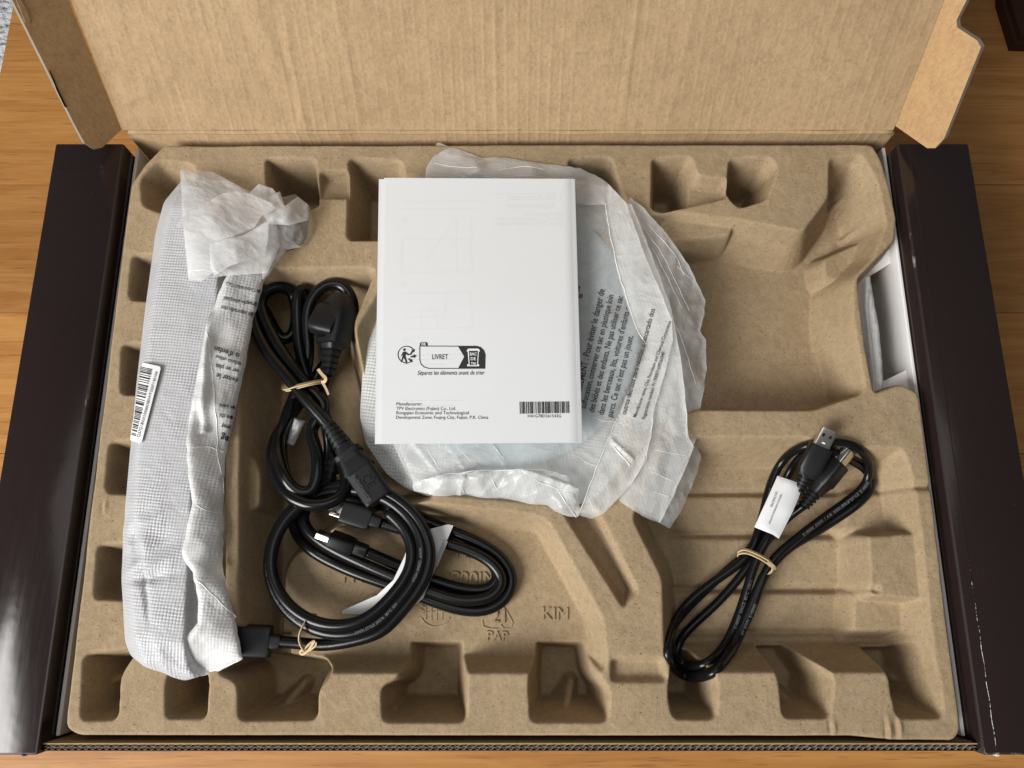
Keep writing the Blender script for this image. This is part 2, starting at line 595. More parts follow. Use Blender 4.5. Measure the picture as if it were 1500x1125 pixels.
def sheet(name, poly, ctl, mat, parent, step=3.6, bump=None, droop=0.0, dw=8.0, fil=0.0, wavy=0.0, seed=1, thick=0.0):
    """a film or cloth sheet: outline in photo px unprojected at its own height (mm over the rim)"""
    poly = fillet(poly, fil) if fil else np.asarray(poly, float)
    ring = resample(np.vstack([poly, poly[:1]]), step * 1.2)[:-1]
    if wavy:
        ring = ring + wavy * np.stack([vnoise(ring[:, 0], ring[:, 1], 9, seed + 50), vnoise(ring[:, 0], ring[:, 1], 9, seed + 60)], -1)
    x0, y0 = ring.min(0)
    x1, y1 = ring.max(0)
    gx, gy = np.meshgrid(np.arange(x0, x1, step), np.arange(y0, y1, step))
    gx = gx + RNG.uniform(-0.3, 0.3, gx.shape) * step
    gy = gy + RNG.uniform(-0.3, 0.3, gy.shape) * step
    s = sd_poly(gx, gy, ring)
    ok = s < -step * 0.55
    pts = np.vstack([ring, np.stack([gx[ok], gy[ok]], -1)])
    k = len(ring)
    res = delaunay_2d_cdt([Vector(p) for p in pts], [], [list(range(k))], 1, 1e-6)
    V2 = np.array([tuple(v) for v in res[0]])
    Fc = [list(f) for f in res[2]]
    f = rbf(ctl)
    z = f(V2[:, 0], V2[:, 1])
    d = np.maximum(0, -sd_poly(V2[:, 0], V2[:, 1], ring))
    if droop:
        z = z - droop * np.exp(-d / dw)
    W = Pv(V2[:, 0], V2[:, 1], ZT + z / 1000)
    if bump is not None:
        W[:, 2] += bump(W[:, 0], W[:, 1], d) / 1000
    # faces face up
    a, b, c = W[Fc[0][0]], W[Fc[0][1]], W[Fc[0][2]]
    if np.cross(b - a, c - a)[2] < 0:
        Fc = [q[::-1] for q in Fc]
    if thick:
        nV = len(W)
        W2 = W.copy(); W2[:, 2] -= thick / 1000
        cnt = {}
        for q in Fc:
            for i in range(3):
                cnt[(q[i], q[(i + 1) % 3])] = 1
        side = [[a_, a_ + nV, b_ + nV, b_] for (a_, b_) in cnt if (b_, a_) not in cnt]
        Fc = Fc + [[i + nV for i in q[::-1]] for q in Fc] + side
        W = np.vstack([W, W2])
    o = mesh_obj(name, W, Fc, mat, parent, True, 50 if thick else None)
    o_f = lambda px, py: f(px, py)
    return o, o_f


def catmull(pts, step=0.0025):
    p = np.asarray(pts, float)
    p = np.vstack([2 * p[0] - p[1], p, 2 * p[-1] - p[-2]])
    out = []
    for i in range(1, len(p) - 2):
        p0, p1, p2, p3 = p[i - 1:i + 3]
        t0 = 0
        t1 = t0 + max(1e-5, np.linalg.norm(p1 - p0)) ** 0.5
        t2 = t1 + max(1e-5, np.linalg.norm(p2 - p1)) ** 0.5
        t3 = t2 + max(1e-5, np.linalg.norm(p3 - p2)) ** 0.5
        n_ = max(2, int(np.linalg.norm(p2 - p1) / step))
        t = np.linspace(t1, t2, n_, endpoint=False)[:, None]
        A1 = (t1 - t) / (t1 - t0) * p0 + (t - t0) / (t1 - t0) * p1
        A2 = (t2 - t) / (t2 - t1) * p1 + (t - t1) / (t2 - t1) * p2
        A3 = (t3 - t) / (t3 - t2) * p2 + (t - t2) / (t3 - t2) * p3
        B1 = (t2 - t) / (t2 - t0) * A1 + (t - t0) / (t2 - t0) * A2
        B2 = (t3 - t) / (t3 - t1) * A2 + (t - t1) / (t3 - t1) * A3
        out.append((t2 - t) / (t2 - t1) * B1 + (t - t1) / (t2 - t1) * B2)
    out.append(p[-2:-1])
    C = np.vstack(out)
    for _ in range(3):
        C[1:-1] = 0.25 * C[:-2] + 0.5 * C[1:-1] + 0.25 * C[2:]
    return C


def frames(C):
    T = np.gradient(C, axis=0)
    T /= np.linalg.norm(T, axis=1)[:, None] + 1e-12
    Nn = np.zeros_like(C)
    up = np.array([0, 0, 1.0])
    prev = None
    for i in range(len(C)):
        v = (up if prev is None else prev)
        v = v - T[i] * (v @ T[i])
        v /= np.linalg.norm(v) + 1e-12
        Nn[i] = v
        prev = v
    return T, Nn, np.cross(T, Nn)


def tube_geo(C, r, sides=12, flat=1.0):
    T, Nn, B = frames(C)
    a = np.linspace(0, 2 * math.pi, sides, endpoint=False)
    rr = np.full(len(C), r) if np.isscalar(r) else np.asarray(r)
    ring = C[:, None] + rr[:, None, None] * (np.cos(a)[None, :, None] * Nn[:, None] * flat + np.sin(a)[None, :, None] * B[:, None])
    V = ring.reshape(-1, 3)
    Fc = []
    n_ = len(C)
    for i in range(n_ - 1):
        for j in range(sides):
            k = (j + 1) % sides
            Fc.append([i * sides + j, i * sides + k, (i + 1) * sides + k, (i + 1) * sides + j])
    Fc.append(list(range(sides))[::-1])
    Fc.append([(n_ - 1) * sides + j for j in range(sides)])
    return V, Fc


def join_geo(parts):
    V, Fc, k = [], [], 0
    for v, f in parts:
        V.append(np.asarray(v))
        Fc += [[i + k for i in q] for q in f]
        k += len(v)
    return np.vstack(V), Fc


def px_path(pts):
    return np.array([Pm(a, b, c) for a, b, c in pts])


def cord(name, pts, r, mat, parent, sides=14, step=0.0025):
    C = catmull(px_path(pts), step)
    qx_, qy_ = proj(C)
    for it in range(7):                       # the cord rests on the tray, never in it
        C[:, 2] = np.maximum(C[:, 2], tray_h(C[:, 0], C[:, 1]) + r * 0.00096)
        if it < 6:
            for _ in range(4):
                C[1:-1, 2] = 0.25 * C[:-2, 2] + 0.5 * C[1:-1, 2] + 0.25 * C[2:, 2]
            C[:, :2] = Pv(qx_, qy_, C[:, 2])[:, :2]
    for _ in range(6):
        C[1:-1] = 0.25 * C[:-2] + 0.5 * C[1:-1] + 0.25 * C[2:]
    V, Fc = tube_geo(C, r / 1000, sides)
    return mesh_obj(name, V, Fc, mat, parent), C


def loft(name, p0, p1, secs, mat, parent, up=(0, 0, 1), n=28, angle=38):
    """body along p0->p1: secs = (fraction, half width mm, half height mm, squareness 2=round..8=square)"""
    p0, p1 = np.asarray(p0, float), np.asarray(p1, float)
    e = p1 - p0
    L = np.linalg.norm(e)
    e /= L
    up = np.asarray(up, float)
    u = up - e * (up @ e)
    u /= np.linalg.norm(u)
    s = np.cross(e, u)
    a = np.linspace(0, 2 * math.pi, n, endpoint=False) + math.pi / n
    V, Fc = [], []
    for fr, hw, hh, q in secs:
        c, sn = np.cos(a), np.sin(a)
        xx = np.sign(c) * np.abs(c) ** (2 / q) * hw / 1000
        yy = np.sign(sn) * np.abs(sn) ** (2 / q) * hh / 1000
        V.append(p0 + e * L * fr + xx[:, None] * s + yy[:, None] * u)
    for i in range(len(secs) - 1):
        for j in range(n):
            k = (j + 1) % n
            Fc.append([i * n + j, (i + 1) * n + j, (i + 1) * n + k, i * n + k])
    Fc.append(list(range(n)))
    Fc.append([(len(secs) - 1) * n + j for j in range(n)][::-1])
    V = np.vstack(V)
    bmx = bmesh.new()
    vs = [bmx.verts.new(v) for v in V]
    for q in Fc:
        bmx.faces.new([vs[i] for i in q])
    return bm_obj(name, bmx, mat, parent, True, angle), (p0, e, s, u, L)


def ribs(f0, f1, n_, r0, r1, depth=1.0, hr=1.0):
    """ribbed strain relief sections"""
    out = []
    for i in range(n_):
        a = f0 + (f1 - f0) * i / n_
        b = f0 + (f1 - f0) * (i + 0.62) / n_
        c = f0 + (f1 - f0) * (i + 0.66) / n_
        d = f0 + (f1 - f0) * (i + 0.97) / n_
        r = r0 + (r1 - r0) * i / max(1, n_ - 1)
        out += [(a, r, r * hr, 2.2), (b, r, r * hr, 2.2), (c, r - depth, (r - depth) * hr, 2.2), (d, r - depth, (r - depth) * hr, 2.2)]
    return out


def put(name, parts, mat, parent, **kw):
    for V, Fc in parts:
        mesh_obj(name, V, Fc, mat, parent, False, **kw)


# ------------------------------------------------------------------ lettering
_TX = {}


def text_geo(s, shear=0.0, bold=0.0, space=1.0, extrude=0.0, bevel=0.0):
    key = (s, shear, bold, space, extrude, bevel)
    if key not in _TX:
        cu = bpy.data.curves.new('t', 'FONT')
        cu.body = s
        cu.size = 1
        cu.shear = shear
        cu.offset = bold
        cu.space_character = space
        cu.resolution_u = 3
        cu.extrude = extrude
        cu.bevel_depth = bevel
        ob = bpy.data.objects.new('t', cu)
        COL.objects.link(ob)
        dg = bpy.context.evaluated_depsgraph_get()
        me = bpy.data.meshes.new_from_object(ob.evaluated_get(dg))
        V = np.array([tuple(v.co) for v in me.vertices])
        Fc = [list(p.vertices) for p in me.polygons]
        bpy.data.objects.remove(ob)
        bpy.data.curves.remove(cu)
        bpy.data.meshes.remove(me)
        _TX[key] = (V, Fc)
    V, Fc = _TX[key]
    return V.copy(), [list(f) for f in Fc]


def text_on(s, a, b, zf, lift=0.25, ratio=1.0, **kw):
    """text along the photo line a->b, laid on the surface of height zf(px, py) mm"""
    V, Fc = text_geo(s, **kw)
    V[:, 0] -= V[:, 0].min()
    wd = V[:, 0].max()
    a, b = np.asarray(a, float), np.asarray(b, float)
    d = (b - a) / wd
    nrm = np.array([d[1], -d[0]]) * ratio
    px = a[0] + V[:, 0] * d[0] + V[:, 1] * nrm[0]
    py = a[1] + V[:, 0] * d[1] + V[:, 1] * nrm[1]
    z = zf(px, py) + lift
    return Pv(px, py, ZT + z / 1000), Fc


def text_on_cable(s, C, r, s0, size, up=(0, 0, 1), flip=False, lean=0.0):
    V, Fc = text_geo(s)
    seg = np.linalg.norm(np.diff(C, axis=0), axis=1)
    L = np.append(0, np.cumsum(seg))
    u = V[:, 0] * size / 1000
    v = (V[:, 1] - 0.33) * size / 1000
    if flip:
        u, v = u.max() - u, -v
    arc = np.clip(s0 / 1000 + u, 0, L[-1])
    c = np.stack([np.interp(arc, L, C[:, i]) for i in range(3)], -1)
    T = np.gradient(C, axis=0)
    T /= np.linalg.norm(T, axis=1)[:, None]
    t = np.stack([np.interp(arc, L, T[:, i]) for i in range(3)], -1)
    t /= np.linalg.norm(t, axis=1)[:, None]
    up = np.asarray(up, float)
    N_ = up - t * (t @ up)[:, None]
    N_ /= np.linalg.norm(N_, axis=1)[:, None]
    B = np.cross(N_, t)
    rr = r / 1000
    ph = v / rr + lean
    pos = c + (rr + 0.00012) * (np.cos(ph)[:, None] * N_ + np.sin(ph)[:, None] * B)
    return pos, Fc


def flat_poly(pts, zf, lift=0.25):
    pts = np.asarray(pts, float)
    z = zf(pts[:, 0], pts[:, 1]) + lift
    return Pv(pts[:, 0], pts[:, 1], ZT + z / 1000), [list(range(len(pts)))[::-1]]


def line_strip(pts, wpx, zf, lift=0.25, closed=False):
    pts = np.asarray(pts, float)
    if closed:
        pts = np.vstack([pts, pts[:1]])
    d = np.gradient(pts, axis=0)
    if closed:
        d[0] = d[-1] = pts[1] - pts[-2]
    d /= np.linalg.norm(d, axis=1)[:, None] + 1e-9
    nn = np.stack([d[:, 1], -d[:, 0]], -1) * wpx / 2
    A, B = pts + nn, pts - nn
    Q = np.vstack([A, B])
    k = len(pts)
    z = zf(Q[:, 0], Q[:, 1]) + lift
    return Pv(Q[:, 0], Q[:, 1], ZT + z / 1000), [[i, i + k, i + 1 + k, i + 1] for i in range(k - 1)]


def bvh_of(o):
    me = o.data
    w_ = world_loc(o)
    return BVHTree.FromPolygons([v.co + w_ for v in me.vertices], [tuple(p.vertices) for p in me.polygons])


def drape(geo, tree, lift=0.35):
    V, Fc = geo
    for v in V:
        h = tree.ray_cast(Vector((v[0], v[1], 0.6)), Vector((0, 0, -1)))
        if h[0] is not None:
            v[2] = h[0].z + 1.6 * lift / 1000
    return V, Fc


def hem(pix, tree_o, r=0.42, parent=None):
    tree = bvh_of(tree_o)
    p = resample(np.array(pix, float), 3)
    p = p + 1.5 * np.stack([vnoise(p[:, 0], p[:, 1], 7, 3), vnoise(p[:, 0], p[:, 1], 7, 4)], -1)
    C = np.array([Pm(a, b, 8) for a, b in p])
    last = None
    for v in C:
        h = tree.ray_cast(Vector((v[0], v[1], 0.6)), Vector((0, 0, -1)))
        if h[0] is not None:
            last = h[0].z
        if last is not None:
            v[2] = last + 0.0001
    for _ in range(3):
        C[1:-1] = 0.25 * C[:-2] + 0.5 * C[1:-1] + 0.25 * C[2:]
    rr = r / 1000 * (0.55 + 0.45 * np.sin(np.linspace(0.15, math.pi - 0.15, len(C)))) * (0.8 + 0.3 * vnoise(p[:, 0], p[:, 1], 5, 9))
    V, Fc = tube_geo(C, rr, 7)
    mesh_obj('fold_edge', V, Fc, M['hem'], parent, True)


def barcode(quad, zf, n_, seed, lift=0.25):
    """bars across the quad a,b,c,d: bars run a->d, spread along a->b"""
    rg = random.Random(seed)
    a, b, c, d = [np.asarray(q, float) for q in quad]
    parts = []
    t = 0.0
    wd = [rg.choice([1, 1, 1, 2, 2, 3]) for _ in range(n_ * 2)]
    tot = float(sum(wd))
    for i, wv in enumerate(wd):
        if i % 2 == 0:
            t0, t1 = t / tot, (t + wv) / tot
            l0, l1, m0, m1 = a + (b - a) * t0, a + (b - a) * t1, d + (c - d) * t0, d + (c - d) * t1
            row = [l0 + (m0 - l0) * f_ for f_ in np.linspace(0, 1, 6)] + [l1 + (m1 - l1) * f_ for f_ in np.linspace(0, 1, 6)]
            row = np.array(row)
            parts.append((Pv(row[:, 0], row[:, 1], ZT + (zf(row[:, 0], row[:, 1]) + lift) / 1000), [[k_, k_ + 6, k_ + 7, k_ + 1] for k_ in range(5)]))
        t += wv
    return parts


def circle_px(cx, cy, rx, ry=None, a0=0, a1=360, n_=28, rot=0):
    ry = ry or rx
    a = np.radians(np.linspace(a0, a1, n_))
    x, y = rx * np.cos(a), ry * np.sin(a)
    c, s = math.cos(R(rot)), math.sin(R(rot))
    return np.stack([cx + x * c - y * s, cy + x * s + y * c], -1)


# ================================================================== THE SETTING
bm = bmesh.new()
bm_box(bm, (-3, -2, -0.78), (3, 3, -0.74))
fl = bm_obj('floor', bm, mat_plain('pale_speckled_floor', (0.70, 0.71, 0.73), 0.8, 0.3, nscale=35, nstr=0.9, ndist=0.03, vary=0.08))
fl['kind'] = 'structure'

# oak table, one stave after another
tb = thing('oak_table', 'orange brown oak table top of wide planks under the open carton', 'table', (0.1, 0.2, -0.03))
x0t, x1t, pw = -0.560, 0.95, 0.1425
y = 0.4050 - 5 * pw
i = 0
while y < 0.95:
    bm = bmesh.new()
    bm_box(bm, (x0t, y + 0.0003, -0.03), (x1t, y + pw - 0.0003, RNG.uniform(-0.0001, 0.0001)), 0.0)
    bm_obj('plank', bm, M['oak'], tb)
    y += pw
    i += 1

# dark red thing at the far right corner
q = [P(1467, -2, 0.012), P(1487, 64, 0.012), P(1600, 68, 0.012), P(1600, -40, 0.012), P(1467, -40, 0.012)]
dk = thing('lacquered_box', 'dark reddish lacquered box in the shade at the far right of the table', 'box', (0.62, 0.62, 0))
V, Fc = slab(q, (0, 0, 1), 0.0118)
mesh_obj('box_body', V, Fc, M['redwood'], dk, False)
V, Fc = slab([p + (0, 0, 0.0061) for p in [q[0] + (0.004, 0, 0), q[1] + (0.004, 0.004, 0), q[2] + (0, 0.004, 0), q[3], q[4] + (0.004, 0, 0)]], (0, 0, 1), 0.006)
mesh_obj('box_lid', V, Fc, M['redwood'], dk, False)

# ================================================================== THE CARTON
XL, XR = -0.326, 0.3235            # inner edges of the dark side walls
YB, YF = 0.3665, -0.1075           # back wall and front wall inner faces
box = thing('cardboard_carton', 'large open cardboard carton with dark printed sides and raised lid', 'carton', (0, 0.13, 0.001))
# bottom
bm = bmesh.new()
bm_box(bm, (XL - 0.05, YF - 0.003, 0.0012), (XR + 0.05, YB + 0.003, 0.006))
bm_obj('carton_bottom', bm, M['kraft'], box)


def side_wall(sign, xin, xout):
    bm = bmesh.new()
    lo = (min(xin, xout), -0.1145, 0.002)
    hi = (max(xin, xout), 0.3575, 0.155)
    bm_box(bm, lo, hi, 0.0016, 2)
    for f in bm.faces:
        c = f.calc_center_median()
        if f.calc_area() < 0.0012 and abs(c.x - xin) < 0.0015 and c.z > 0.152:
            f.material_index = 1
        if f.calc_area() < 0.0002 and (c.y < -0.112 or c.y > 0.355) and c.z > 0.152:
            f.material_index = 1
    return bm_obj('side_wall', bm, [M['dark'], M['worn']], box, True, 40)


swl = side_wall(-1, XL, -0.3835)
swr = side_wall(1, XR, 0.3835)
# creases pressed into the top of the left wall
bm = bmesh.new()
bm_box(bm, (-0.378, 0.333, 0.1545), (-0.330, 0.3342, 0.15506), 0.0)
bm_obj('score_line', bm, M['slot'], swl)
# fold line of the right wall's top
bm = bmesh.new()
bm_box(bm, (0.3325, -0.112, 0.1545), (0.3333, 0.355, 0.1552), 0.0002, 1)
bm_obj('score_line', bm, M['dark'], swr)
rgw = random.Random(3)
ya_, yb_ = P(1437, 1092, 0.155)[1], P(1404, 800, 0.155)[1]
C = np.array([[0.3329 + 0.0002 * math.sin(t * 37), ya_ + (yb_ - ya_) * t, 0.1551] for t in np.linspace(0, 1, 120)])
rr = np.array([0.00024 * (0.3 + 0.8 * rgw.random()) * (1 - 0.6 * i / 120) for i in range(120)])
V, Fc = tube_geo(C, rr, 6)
mesh_obj('fold_highlight', V, Fc, M['liner'], swr)  # pale strip put in as the bright highlight along this fold
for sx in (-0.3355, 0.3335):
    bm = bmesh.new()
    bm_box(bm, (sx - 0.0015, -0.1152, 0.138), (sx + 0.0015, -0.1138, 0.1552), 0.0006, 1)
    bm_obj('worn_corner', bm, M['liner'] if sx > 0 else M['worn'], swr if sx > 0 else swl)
# white liner walls
bm = bmesh.new()
bm_box(bm, (XL + 0.0008, YF + 0.002, 0.007), (XL + 0.0035, YB - 0.002, 0.137), 0.0006, 1)
bm_obj('inner_wall', bm, M['liner'], box)
bm = bmesh.new()
bm_box(bm, (XR - 0.0035, YF + 0.002, 0.007), (XR - 0.0008, YB - 0.002, 0.1375), 0.0006, 1)
bm_obj('inner_wall', bm, M['liner'], box)
# back wall with a rolled crease where the lid starts
bm = bmesh.new()
bm_box(bm, (XL + 0.001, YB, 0.006), (XR - 0.001, YB + 0.005, 0.1556), 0.001, 2)
bm_obj('back_wall', bm, M['lid'], box, True)
C = np.array([[x, YB + 0.0008 + 0.0003 * math.sin(x * 90), 0.1567 + 0.0002 * math.sin(x * 61 + 1)] for x in np.linspace(XL + 0.004, XR - 0.004, 90)])
V, Fc = tube_geo(C, 0.0021, 10)
mesh_obj('hinge_crease', V, Fc, M['lid'], box)

# front wall: two liners with the corrugated core showing along the cut top edge
FY0, FY1 = -0.1085, -0.1128
fw_top = 0.1500
bm = bmesh.new()
bm_box(bm, (XL + 0.0005, FY0, 0.006), (XR - 0.0005, FY0 + 0.0007, fw_top + 0.0003))
fw = bm_obj('front_wall', bm, M['kraft'], box)
bm = bmesh.new()
bm_box(bm, (XL + 0.0005, FY1, 0.006), (XR - 0.0005, FY1 + 0.0006, fw_top - 0.0006))
bm_obj('printed_liner', bm, M['dark'], fw)
pts = []
xs = np.arange(XL + 0.002, XR - 0.002, 0.0004)
mid = 0.5 * (FY0 + FY1 + 0.0006)
for lane, (ya, yb) in enumerate(((FY0 - 0.0001, mid + 0.0002), (mid - 0.0002, FY1 + 0.0007))):
    ph = 2 * math.pi * xs / (0.0062 if lane == 0 else 0.0046) + vnoise(xs, xs * 0, 0.03, 5 + lane) * 1.2
    yy = 0.5 * (ya + yb) + 0.5 * abs(ya - yb) * 0.93 * np.sin(ph)
    V = []
    for k_, (dy, zz) in enumerate(((-0.00016, fw_top), (0.00016, fw_top), (0.00016, fw_top - 0.02), (-0.00016, fw_top - 0.02))):
        jit = (0.0004 * vnoise(xs, xs * 0, 0.006, 31 + lane)) if zz == fw_top else 0
        V.append(np.stack([xs, yy + dy, np.full_like(xs, zz) + jit], -1))
    n_ = len(xs)
    V = np.vstack(V)
    Fc = []
    for i in range(n_ - 1):
        for a in range(3):
            Fc.append([a * n_ + i, a * n_ + i + 1, (a + 1) * n_ + i + 1, (a + 1) * n_ + i])
    o = mesh_obj('corrugated_core', V, Fc, M['flute'], fw, True)
bm = bmesh.new()
bm_box(bm, (XL + 0.001, mid - 0.00015, 0.1), (XR - 0.001, mid + 0.00015, fw_top - 0.0003))
bm_obj('middle_liner', bm, M['flute'], fw)

# lid, leaning back behind the carton
LA = R(28.8)
LU = np.array([0, math.sin(LA), math.cos(LA)])      # up along the lid
LN = np.array([0, -math.cos(LA), math.sin(LA)])     # towards the viewer
LH = np.array([0, YB + 0.0010, 0.1592])
LLEN = 0.40
xs = np.linspace(-0.3265, 0.3195, 330)
ss = np.linspace(0, LLEN, 200)
XX, SS = np.meshgrid(xs, ss)
bow = 0.0008 * vnoise(XX, SS, 0.09, 3) + 0.0004 * vnoise(XX, SS, 0.03, 4)
# pressed dents and folds in the lid
for (cx, s0, s1, dx, wv, am) in ((-0.185, 0.0, 0.4, -0.022, 0.004, -0.0007), (-0.171, 0.0, 0.4, -0.02, 0.003, 0.0005), (-0.012, 0, 0.4, 0.000, 0.0018, 0.0005),
                                 (-0.125, 0, 0.4, -0.006, 0.0018, 0.0007), (0.09, 0, 0.4, 0.004, 0.0020, 0.0007), (0.13, 0, 0.4, 0.006, 0.0020, 0.0006)):
    bow += am * np.exp(-((XX - cx - dx * SS / 0.1) / wv) ** 2)
def lid_ridge(pix, wv, am):
    global bow
    q_ = [Pplane(a, b, LH, LN) for a, b in pix]
    q_ = [(p_[0], (p_ - LH) @ LU) for p_ in q_]
    best = np.full(XX.shape, 1e9)
    for (ax, ay), (bx, by) in zip(q_[:-1], q_[1:]):
        ex, ey = bx - ax, by - ay
        t = np.clip(((XX - ax) * ex + (SS - ay) * ey) / (ex * ex + ey * ey), 0, 1)
        best = np.minimum(best, np.hypot(XX - ax - t * ex, SS - ay - t * ey))
    bow = bow + 0.5 * am * np.exp(-(best / wv) ** 2)


lid_ridge([(185, 150), (205, 140), (228, 136), (248, 143), (268, 148), (300, 151), (330, 153)], 0.0022, 0.0012)
lid_ridge([(190, 158), (230, 150), (262, 156)], 0.004, -0.0012)
lid_ridge([(251, 120), (257, 133), (262, 146), (266, 156)], 0.0016, -0.0014)
lid_ridge([(440, 120), (392, 122), (390, 150), (396, 160)], 0.0022, -0.0009)
lid_ridge([(400, 10), (408, 60), (425, 110), (438, 190)], 0.0028, -0.0011)
lid_ridge([(418, 10), (424, 80), (440, 150), (444, 190)], 0.0022, 0.0010)
edge = np.clip(np.minimum(np.minimum(XX - xs[0], xs[-1] - XX), np.minimum(SS, LLEN - SS)) / 0.012, 0, 1)
top = LH + XX[..., None] * [1, 0, 0] + SS[..., None] * LU + (bow * edge)[..., None] * LN
bot = LH + XX[..., None] * [1, 0, 0] + SS[..., None] * LU - 0.005 * LN
nr, nc = XX.shape
V = np.vstack([top.reshape(-1, 3), bot.reshape(-1, 3)])
Fc = []
o_ = nr * nc
for i in range(nr - 1):
    for j in range(nc - 1):
        a = i * nc + j
        Fc.append([a, a + 1, a + nc + 1, a + nc])
        Fc.append([o_ + a, o_ + a + nc, o_ + a + nc + 1, o_ + a + 1])
for j in range(nc - 1):
    a = j
    Fc.append([a, a + o_, a + 1 + o_, a + 1])
    a = (nr - 1) * nc + j
    Fc.append([a, a + 1, a + 1 + o_, a + o_])
for i in range(nr - 1):
    a = i * nc
    Fc.append([a, a + nc, a + nc + o_, a + o_])
    a = i * nc + nc - 1
    Fc.append([a, a + o_, a + nc + o_, a + nc])
lid = mesh_obj('lid', V, Fc, M['lid'], box, True, 60)


def lid_flap(pix, fold_bot, fold_dir_out, alpha, label, extra):
    """flap hinged on the lid's side edge: its plane is the lid's turned by alpha towards the viewer"""
    nrm = LN * math.cos(alpha) - fold_dir_out * math.sin(alpha)
    nrm = nrm / np.linalg.norm(nrm)
    pts = [Pplane(a, b, fold_bot, nrm) for a, b in pix]
    pts = fillet(pts, 0.006, 4) if extra is None else pts
    V, Fc = slab(pts, nrm, 0.0045)
    o = mesh_obj('lid_flap', V, Fc, [M['flap'], M['flute'], M['liner']], lid, False,
                 fmat=[0, 2] + [1] * len(pts))
    o['label'] = label
    return o, pts, nrm


fb = LH + LU * 0.002
rfo, rpts, rn = lid_flap([(1311, 184), (1383, 0), (1413, -75), (1445, -75), (1416, 0), (1401, 30), (1402, 40), (1431, 59), (1437, 69), (1383, 203), (1370, 217), (1358, 217)],
                        fb + np.array([0.3205, 0, 0]), np.array([1.0, 0, 0]), R(56), 'orange tan lid flap with a notched edge, folded out on the right', 1)
lfo, lpts, ln_ = lid_flap([(178, 190), (150, 216), (137, 219), (124, 210), (106, 176), (18, 0), (-22, -80), (68, -80), (100, 0)],
                         fb + np.array([-0.3275, 0, 0]), np.array([-1.0, 0, 0]), R(52), 'shaded tan lid flap with a frayed edge, folded out on the left', 1)

fbl = fb + np.array([-0.3275, 0, 0])
V, Fc = slab([Pplane(a, b, fbl + ln_ * 0.0006, ln_) for a, b in ((24, 0), (30, 0), (38, 12), (44, 30), (42, 35), (37, 33), (31, 18))], ln_, 0.0005)
mesh_obj('torn_paper', V, Fc, M['kraft'], lfo, False)
V, Fc = slab([Pplane(a, b, fbl + ln_ * 0.0004, ln_) for a, b in ((72, 102), (74, 104), (86, 132), (98, 157), (95, 157), (83, 132))], ln_, 0.0003)
mesh_obj('split_edge', V, Fc, M['slot'], lfo, False)

# white inner panel with a cut out hand hole, right side
hz = -20
zf_p = rbf([(1270, 400, -30), (1345, 400, -17), (1270, 600, -34), (1350, 600, -17), (1300, 300, -25), (1320, 230, -17)])
outer = np.array([(1284, 250), (1312, 232), (1324, 300), (1335, 400), (1350, 560), (1356, 640), (1290, 640), (1262, 560), (1254, 470), (1252, 400), (1278, 372)], float)
hole = fillet([(1271, 406), (1319, 377), (1336, 532), (1331, 540), (1293, 559)], 4, 4)
V2 = [Vector(p) for p in outer] + [Vector(p) for p in hole]
no, nh = len(outer), len(hole)
res = delaunay_2d_cdt(V2, [(no + i, no + (i + 1) % nh) for i in range(nh)], [list(range(no))], 1, 1e-6)
VV = np.array([tuple(v) for v in res[0]])
FF = []
for f in res[2]:
    c = VV[list(f)].mean(0)
    if sd_poly(np.array(c[0]), np.array(c[1]), hole) > 0:
        FF.append(list(f))
W = Pv(VV[:, 0], VV[:, 1], ZT + zf_p(VV[:, 0], VV[:, 1]) / 1000)
if np.cross(W[FF[0][1]] - W[FF[0][0]], W[FF[0][2]] - W[FF[0][0]])[2] < 0:
    FF = [f[::-1] for f in FF]
cnt = {(f[i], f[(i + 1) % 3]) for f in FF for i in range(3)}
nV = len(W)
W2 = W.copy(); W2[:, 2] -= 0.0045
sides_ = [[a, a + nV, b + nV, b] for a, b in cnt if (b, a) not in cnt]
panel = mesh_obj('handle_panel', np.vstack([W, W2]), FF + [[i + nV for i in f[::-1]] for f in FF] + sides_, [M['liner'], M['flap']], box, False,
                 fmat=[0] * (2 * len(FF)) + [1] * len(sides_))
# grey white wall seen through the hole
V, Fc = slab([Pm(1230, 360, -78), Pm(1345, 330, -70), Pm(1365, 590, -70), Pm(1240, 610, -78)], (0, 0, 1), 0.003)
mesh_obj('inner_panel', V, Fc[::1], M['liner'], box, False)

# ================================================================== MOULDED PULP TRAY
res_mm = 1.0
gx = np.arange(-324, 322.1, res_mm)
gy = np.arange(-112, 364.1, res_mm)
GX, GY = np.meshgrid(gx, gy)
H = np.zeros_like(GX)


def wpoly(pix, mm, fil):
    p = np.array([Pm(a, b, mm)[:2] * 1000 for a, b in pix])
    return fillet(p, fil, 5) if fil else p


def cut(pix, floor, rim=0.0, slope=4.0, k=4.0, fil=6.0, kf=None):
    global H
    slope, k = slope * 1.3, k * 0.52
    p = wpoly(pix, rim, fil)
    s = sd_poly(GX, GY, p)
    c = smax(rim + slope * s, np.full_like(s, floor), kf or k)
    H = smin(H, c, k)


def rise(pix, top, slope=4.0, k=3.0, fil=5.0):
    global H
    slope, k = slope * 1.5, k * 0.55
    p = wpoly(pix, top, fil)
    s = sd_poly(GX, GY, p)
    c = smin(np.full_like(s, top), top - slope * s, k)
    H = smax(H, c, k)


def groove(a, b, mm, depth, wid):
    global H
    p, q_ = Pm(*a, mm)[:2] * 1000, Pm(*b, mm)[:2] * 1000
    e = q_ - p
    t = np.clip(((GX - p[0]) * e[0] + (GY - p[1]) * e[1]) / (e @ e), 0, 1)
    d = np.hypot(GX - p[0] - t * e[0], GY - p[1] - t * e[1])
    H = H - depth * np.exp(-(d / wid) ** 2)


